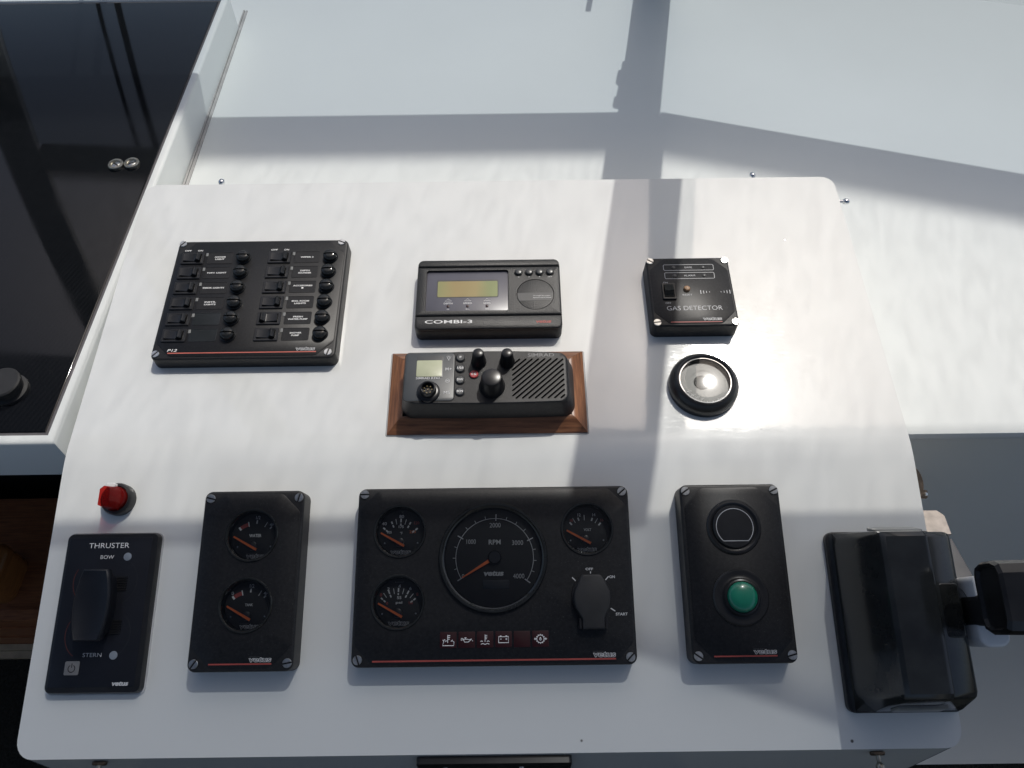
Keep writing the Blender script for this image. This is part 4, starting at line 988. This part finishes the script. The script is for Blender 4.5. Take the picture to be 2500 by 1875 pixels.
    bm = bmesh.new(); strip(bm, arc(cx, cy, 35.6, A0, A0 + 16 * ST, 64), 0.55, zd + 0.1); finish('scale_arc', bm, 'grey_print', t)
    ticks(t, cx, cy, zd, [(A0 + k * ST, 33.5 if k % 4 == 0 else 35.6, 39.5 if k % 4 == 0 else 38.4, 0.9 if k % 4 == 0 else 0.5) for k in range(17)])
    for s, dx, dy, h in (('0', -27.6, -16.2, 3.6), ('1000', -20.4, 14.6, 4.2), ('2000', 1.8, 29.4, 4.2), ('3000', 22.4, 13.2, 4.2), ('4000', 23.0, -16.8, 4.2)):
        ctext(t, s, cx - 1.2 + dx, cy + dy, h, zd + 0.12, 'grey_print', k=0.58, bold=0.0)
    text(t, 'RPM', cx - 5.4, cy + 11.8, cx + 5.6, cy + 16.2, zd + 0.12, 'grey_print', bold=0.01)
    logo(t, cx - 10.0, cy - 16.4, cx + 8.2, cy - 11.8, zd + 0.12, 'grey_print', solid=True)
    bm = bmesh.new(); d = Vector((math.cos(R(A0)), math.sin(R(A0)))); nn = Vector((-d.y, d.x)); c0 = Vector((cx, cy))
    pts = [c0 + d * 5 + nn * 1.5, c0 + d * 34.5 + nn * 0.5, c0 + d * 34.5 - nn * 0.5, c0 + d * 5 - nn * 1.5]
    loft(bm, [([(p.x, p.y) for p in pts], zd + 1.6), ([(p.x, p.y) for p in pts], zd + 2.4)], True); finish('needle', bm, 'needle', t)
    bm = bmesh.new(); lathe(bm, [(6.4, zd), (6.2, zd + 3.4), (5.2, zd + 4.2)], cx, cy, 36); finish('hub', bm, 'satin', t)
    bm = bmesh.new(); rrslab(bm, cx + 1.2, cy - 24, 24, 8, 0.8, zd, zd + 0.12, 0.05); finish('hour_display', bm, 'blank', t)
    # ignition switch under its flap
    kx, ky = 87.8, -20.5
    def key_out(i):
        pts = [(-7.6, 18.4), (7.0, 18.4), (9.2, 17.0), (13, 10), (16.2, 3), (16.6, -3), (15.4, -10), (11.4, -17), (10.2, -20), (10.4, -29), (-9.6, -29), (-9.6, -20), (-11.4, -17), (-15.6, -10), (-16.6, -3), (-16, 3), (-13, 10), (-9.6, 17.0)]
        return [(kx + px * (1 - i / 17), ky - 1.5 + (py + 1.5) * (1 - i / 24)) for px, py in pts]
    bm = bmesh.new(); slab(bm, key_out, z - 0.2, z + 9, 2.0); k = finish('ignition_flap', bm, 'rubber', o)
    for sx in (-11.2, 11.8):
        bm = bmesh.new(); beam(bm, (kx + sx, ky - 19, z + 3), (kx + sx, ky - 28, z + 3), 2, 6, (0, 0, 1)); finish('hinge', bm, 'satin', k)
    bm = bmesh.new(); lathe(bm, [(18.2, z - 0.1), (17.8, z + 1.0), (16, z + 1.2)], kx, ky, 40); finish('switch_collar', bm, 'satin', o)
    ticks(o, kx, ky, z, [(90, 19.6, 21.4, 0.9), (136, 19, 23.4, 0.9), (46, 19, 23.4, 0.9), (-33, 20, 24.6, 0.9)])
    text(o, 'OFF', kx - 4.4, ky + 22.4, kx + 2.4, ky + 24.6, z + 0.1, 'grey_print', bold=0.02); text(o, 'ON', kx + 16.8, ky + 15.2, kx + 21.8, ky + 17.6, z + 0.1, 'grey_print', bold=0.02)
    text(o, 'START', kx + 21.0, ky - 17.2, kx + 31.6, ky - 14.8, z + 0.1, 'grey_print', bold=0.02)
    for k_, ic in enumerate(('exhaust', 'oil', 'temp', 'battery', None, 'gear')):
        wx, wy = -40.4 + 16.3 * k_, -56.6
        bm = bmesh.new(); rrslab(bm, wx, wy, 14.6, 13.6, 0.6, z - 0.1, z + 0.35, 0.15); wl = finish('warning_lamp', bm, 'maroon', o)
        if ic:
            bm = bmesh.new()
            for st in icon(ic): strip(bm, [(wx + a * 1.08, wy + b * 1.08) for a, b in st], 0.62, z + 0.45)
            finish('symbol', bm, 'white', wl)
    bm = bmesh.new(); box(bm, -107, -74.6, z - 0.2, 107, -73.2, z + 0.12); finish('stripe', bm, 'red_print', o)
    logo(o, 87, -72.6, 107, -67.8, z + 0.1)
make_engine_panel()

def make_button_panel():
    o = thing('button_panel', 'tall black panel with a green push button under a round blank cap', 'button panel', 'L', 202, -118)
    gs = [(0.8, 39.3), (1.0, -23)]
    z = plate_panel(o, 92.5, 158, 22, 0, 0, 7, 17)
    screws(o, (-41, 41.2), (73, -72.2), 22, (35, 25, -35, 15))
    for k, (x, y) in enumerate(gs):
        bm = bmesh.new(); lathe(bm, [(25.0, z - 0.1), (25.0, z + 0.8), (24.0, z + 1.8), (22.2, z + 2.0), (20.4, z + 0.8), (19.6, z + 0.7), (19.4, z + 2.2), (18.6, z + 3.0), (8, z + 3.2)] if k == 0 else [(25.0, z - 0.1), (25.0, z + 0.8), (24.0, z + 1.8), (22.0, z + 2.0), (19.6, z + 1.4), (17, z + 2.2), (15.4, z + 5.0), (14.2, z + 5.4), (13.4, z + 5.0)], x, y, 64, k == 0)
        g = finish('blank_cap' if k == 0 else 'button_collar', bm, 'satin', o)
        if k == 0:
            bm = bmesh.new(); pts = arc(x, y - 0.4, 16.8, -48, 228, 48); strip(bm, pts, 0.6, z + 3.4, True); finish('outline', bm, 'grey_print', g)
        else:
            bm = bmesh.new(); lathe(bm, [(13.4, z + 4.6), (13.2, z + 6.4), (12.2, z + 8.2), (10, z + 9.6), (6, z + 10.6), (2, z + 11)], x, y, 48); finish('green_button', bm, 'green', g)
    bm = bmesh.new(); box(bm, -27.4, -73.2, z - 0.2, 28.0, -72.0, z + 0.12); finish('stripe', bm, 'red_print', o)
    logo(o, 7.3, -71.2, 27.8, -66.8, z + 0.1)
make_button_panel()

def make_thruster():
    o = thing('thruster_panel', 'flat black thruster panel with a large joystick, far left of the lower console face', 'thruster control', 'L', -374.3, -145.4)
    bm = bmesh.new()
    loft(bm, [(rr(0, 0, 86.6, 141, 6), 0), (rr(0, 0, 86.6, 141, 6), 4.5), (rr(0, 0, 84, 138.4, 5), 7.6), (rr(-1, 0.6, 78, 131.6, 2), 8.2)], False, True)
    finish('body', bm, 'satin', o)
    bm = bmesh.new(); rrslab(bm, -1, 0.6, 77, 130.6, 1.6, 8, 8.5, 0.2); finish('face_plate', bm, 'joy_plate', o)
    bm = bmesh.new(); loft(bm, [(rr(0.5, -0.6, 88.4, 142.6, 6), 0), (rr(0.5, -0.6, 88.4, 142.6, 6), 1.2)]); finish('gasket', bm, 'frame', o)
    z = 8.5
    text(o, 'THRUSTER', -21, 56.3, 16.4, 61.0, z + 0.1, bold=-0.005); text(o, 'BOW', -8.8, 46.4, 3.6, 49.8, z + 0.1, 'white', bold=-0.005)
    text(o, 'STERN', -12, -39.4, 4.8, -36, z + 0.1, 'grey_print', bold=-0.005)
    for x, y in ((16.2, 48.2), (15.6, -38.2)):
        bm = bmesh.new(); lathe(bm, [(3.7, z - 0.1), (3.6, z + 0.3), (2.5, z + 0.5)], x, y, 28); finish('indicator', bm, 'led_blue', o)
    bm = bmesh.new(); rrslab(bm, -19.8, -48.7, 13, 11.8, 1.4, z - 0.1, z + 0.7, 0.3); pw = finish('power_key', bm, 'power', o)
    bm = bmesh.new(); strip(bm, arc(-19.8, -49.0, 3.0, 118, 422, 28), 0.75, z + 0.8); strip(bm, [(-19.8, -48.2), (-19.8, -44.6)], 0.75, z + 0.8); finish('symbol', bm, 'dial', pw)
    logo(o, 17.6, -63.8, 32.2, -60.0, z + 0.1, 'grey_print', solid=True)
    bm = bmesh.new()
    for yy in (26, -20):
        strip(bm, arc(-8, yy, 22.5, 150, 235, 20), 0.5, z + 0.08)
    finish('arrow_mark', bm, 'red_dim', o)
    bm = bmesh.new()
    for yy in (26, -20): strip(bm, arc(6, yy, 22, -60, 50, 20), 0.4, z + 0.08)
    finish('arrow_mark', bm, 'led_dim2', o)
    # joystick: barrel shaped paddle on a stem block
    def barrel(w, h, bow, k=7):
        pts = [];
        for i in range(k + 1): t = -1 + 2 * i / k; pts.append((w / 2 + bow * (1 - t * t), h / 2 * t))
        for i in range(k + 1): t = 1 - 2 * i / k; pts.append((-w / 2 - bow * (1 - t * t), h / 2 * t))
        return pts
    sh = lambda pts, dx, dy: [(x + dx, y + dy) for x, y in pts]
    bm = bmesh.new()
    loft(bm, [(sh(barrel(17, 46, 2), 1, 5), z - 0.1), (sh(barrel(18, 50, 2.5), 0, 5), z + 6), (sh(barrel(23, 60, 3.4), -2, 5), z + 12), (sh(barrel(22.5, 62, 5.0), -2.6, 5), z + 15), (sh(barrel(21.4, 60.6, 4.8), -2.8, 5), z + 17.2), (sh(barrel(20.2, 59, 4.6), -2.8, 5), z + 17.6), (sh(barrel(19.4, 58, 4.4), -2.8, 5), z + 17.3)])
    j = finish('joystick', bm, 'joy', o, angle=50)
    bm = bmesh.new()
    for yc in (24, -14):
        for k in range(6): box(bm, 9, yc - 6 + k * 2.2, z, 19, yc - 4.8 + k * 2.2, z + 1.2)
    tag(finish('ribs', bm, 'satin', o), None, None, None, 'stuff')
MAT['red_dim'] = plain('dim_red_print', (0.10, 0.022, 0.016), 0.5); MAT['led_dim2'] = plain('very_faint_print', (0.018, 0.020, 0.024), 0.5)
make_thruster()

def make_red():
    o = thing('red_lamp', 'red clear-capped switch lamp on a black collar above the thruster panel', 'lamp', 'L', -376.5, -43)
    bm = bmesh.new(); lathe(bm, [(15.2, 0), (15.2, 8), (14.2, 10), (12.2, 10.6), (11.4, 9.6)], 0, 0, 44); finish('collar', bm, 'satin', o)
    bm = bmesh.new(); lathe(bm, [(11.2, 9.4), (11.0, 13.5), (10.2, 14.4), (8, 14.6)], 0, 0, 36); b = finish('lens_base', bm, 'red_glass', o)
    bm = bmesh.new()
    pts = [(-8.4, -9), (-3, -11.4), (5, -10.6), (7.4, -5), (7, 6), (4, 9.4), (-4, 10.2), (-8.4, 7)]
    top = [(-7.6, -8.4), (-2.4, -10.4), (0.6, -10.0), (2.4, -4.6), (2.2, 5.6), (1.0, 8.6), (-4, 9.4), (-7.6, 6.4)]
    loft(bm, [(pts, 11.0), (pts, 15), (top, 26)]); finish('red_cap', bm, 'red_glass', o, angle=15)
    bm = bmesh.new(); rrslab(bm, -3.4, 11.6, 8.4, 4.4, 1.4, 11, 17, 0.8); finish('white_chip', bm, 'gel', o)
make_red()

# ------------------------------------------------------------------ engine control lever, lower right
def make_lever():
    o = thing('engine_control', 'bulky glossy black engine control box with a chrome lever and black grip, lower right', 'engine control', 'L', 345, -161)
    def ux(u): return u - 345
    # cross-section across the console (x, height), lofted along v with rounded ends
    def sect(s, hs, dv):
        P = [(294 + 3 * (1 - s), 0), (293.5, 5), (296, 7), (309, 74), (313, 78), (348, 79), (352, 76.5), (357, 66), (375, 62), (381, 56), (392, 20), (391, 6), (392, 0)]
        return P
    bm = bmesh.new()
    def ring(vv, shr, hscale):
        pts = []
        for u, h in [(294, 6.5), (297, 8), (309, 72), (310.5, 76), (314, 78.5), (345, 79.5), (348.5, 78.5), (351, 75), (356, 66), (374, 62.5), (379, 58), (391, 22), (391, 6.5)]:
            cx_ = 343
            pts.append(Vector((ux(cx_ + (u - cx_) * (1 - shr)), vv, 6.5 + (h - 6.5) * hscale)))
        return pts
    spec = [(77, 0.03, 0.02), (76.2, 0.02, 0.20), (71.5, 0.015, 0.90), (70, 0.01, 0.965), (66, 0, 1), (-58, 0, 1), (-62, 0.01, 0.965), (-64, 0.015, 0.90), (-76, 0.02, 0.20), (-77, 0.03, 0.02)]
    rows = [[bm.verts.new(p) for p in ring(*s)] for s in spec]
    for a, b in zip(rows, rows[1:]):
        for i in range(len(a) - 1): bm.faces.new((a[i], a[i + 1], b[i + 1], b[i]))
    bm.faces.new(rows[0]); bm.faces.new(list(reversed(rows[-1])))
    finish('housing', bm, 'lever_black', o, angle=30)
    bm = bmesh.new(); rrslab(bm, ux(342.5), 0, 101, 157, 7, 0, 6, 0.8); finish('base_plate', bm, 'satin', o)
    # shallow raised pad on the outer shoulder
    bm = bmesh.new(); rrslab(bm, ux(366), 6, 17, 44, 3, 60, 65.5, 1.2); finish('shoulder_pad', bm, 'gloss', o)
    for vv, hh in ((74.6, 46), (-71.5, 40)):
        bm = bmesh.new(); s = 1 if vv > 0 else -1
        MF = Matrix.Translation((ux(338), vv, hh)) @ Matrix.Rotation(R(-90 * s + 14 * s), 4, 'X')
        loft(bm, [(rr(0, 0, 42, 18, 2), -1), (rr(0, 0, 42, 18, 2), 1.4), (rr(0, 0, 40, 16, 1.4), 2)], M=MF); finish('end_label', bm, 'chrome' if False else 'led_off', o)
    # lever: pivot boss, chrome arm, black grip running outboard
    MX = Matrix.Translation((ux(384), 9, 44)) @ Matrix.Rotation(R(90), 4, 'Y')
    bm = bmesh.new(); lathe(bm, [(16, 0), (16, 9), (15, 10)], 0, 0, 40, M=MX); finish('pivot_boss', bm, 'satin', o)
    bm = bmesh.new(); slab(bm, lambda i: rr(ux(397), 20, 25 - 2 * i, 27 - 2 * i, 6 - i), 40, 72, 2.5)
    lv = finish('lever_arm', bm, 'alu', o)
    bm = bmesh.new(); slab(bm, lambda i: rr(ux(398), -9, 26 - 2 * i, 30 - 2 * i, 9 - i), 36, 66, 3.0); finish('lever_arm', bm, 'alu', o)
    bm = bmesh.new(); rrslab(bm, ux(404), 5.5, 42, 25, 5, 50, 92, 2); finish('lever_neck', bm, 'rubber', o)
    MG = Matrix.Translation((ux(372), 14, 112)) @ Matrix.Rotation(R(90), 4, 'Y')
    bm = bmesh.new()
    G = 1.12
    loft(bm, cap0=True, M=MG, rings=[(rr(0, 0, a * 0.78, b * G, (c - 1) * 0.9, 2), z_) for a, b, c, z_ in ((35, 40, 9, 3), (38, 43, 10, 0.3), (42, 46, 11, 0), (45.5, 49.5, 12, 3), (46, 50, 12, 22), (46, 50, 12, 72), (44.5, 48.5, 12, 73), (46, 50, 12, 74), (48, 52, 12, 130), (40, 44, 12, 136))])
    finish('grip', bm, 'satin', o, angle=20)
make_lever()
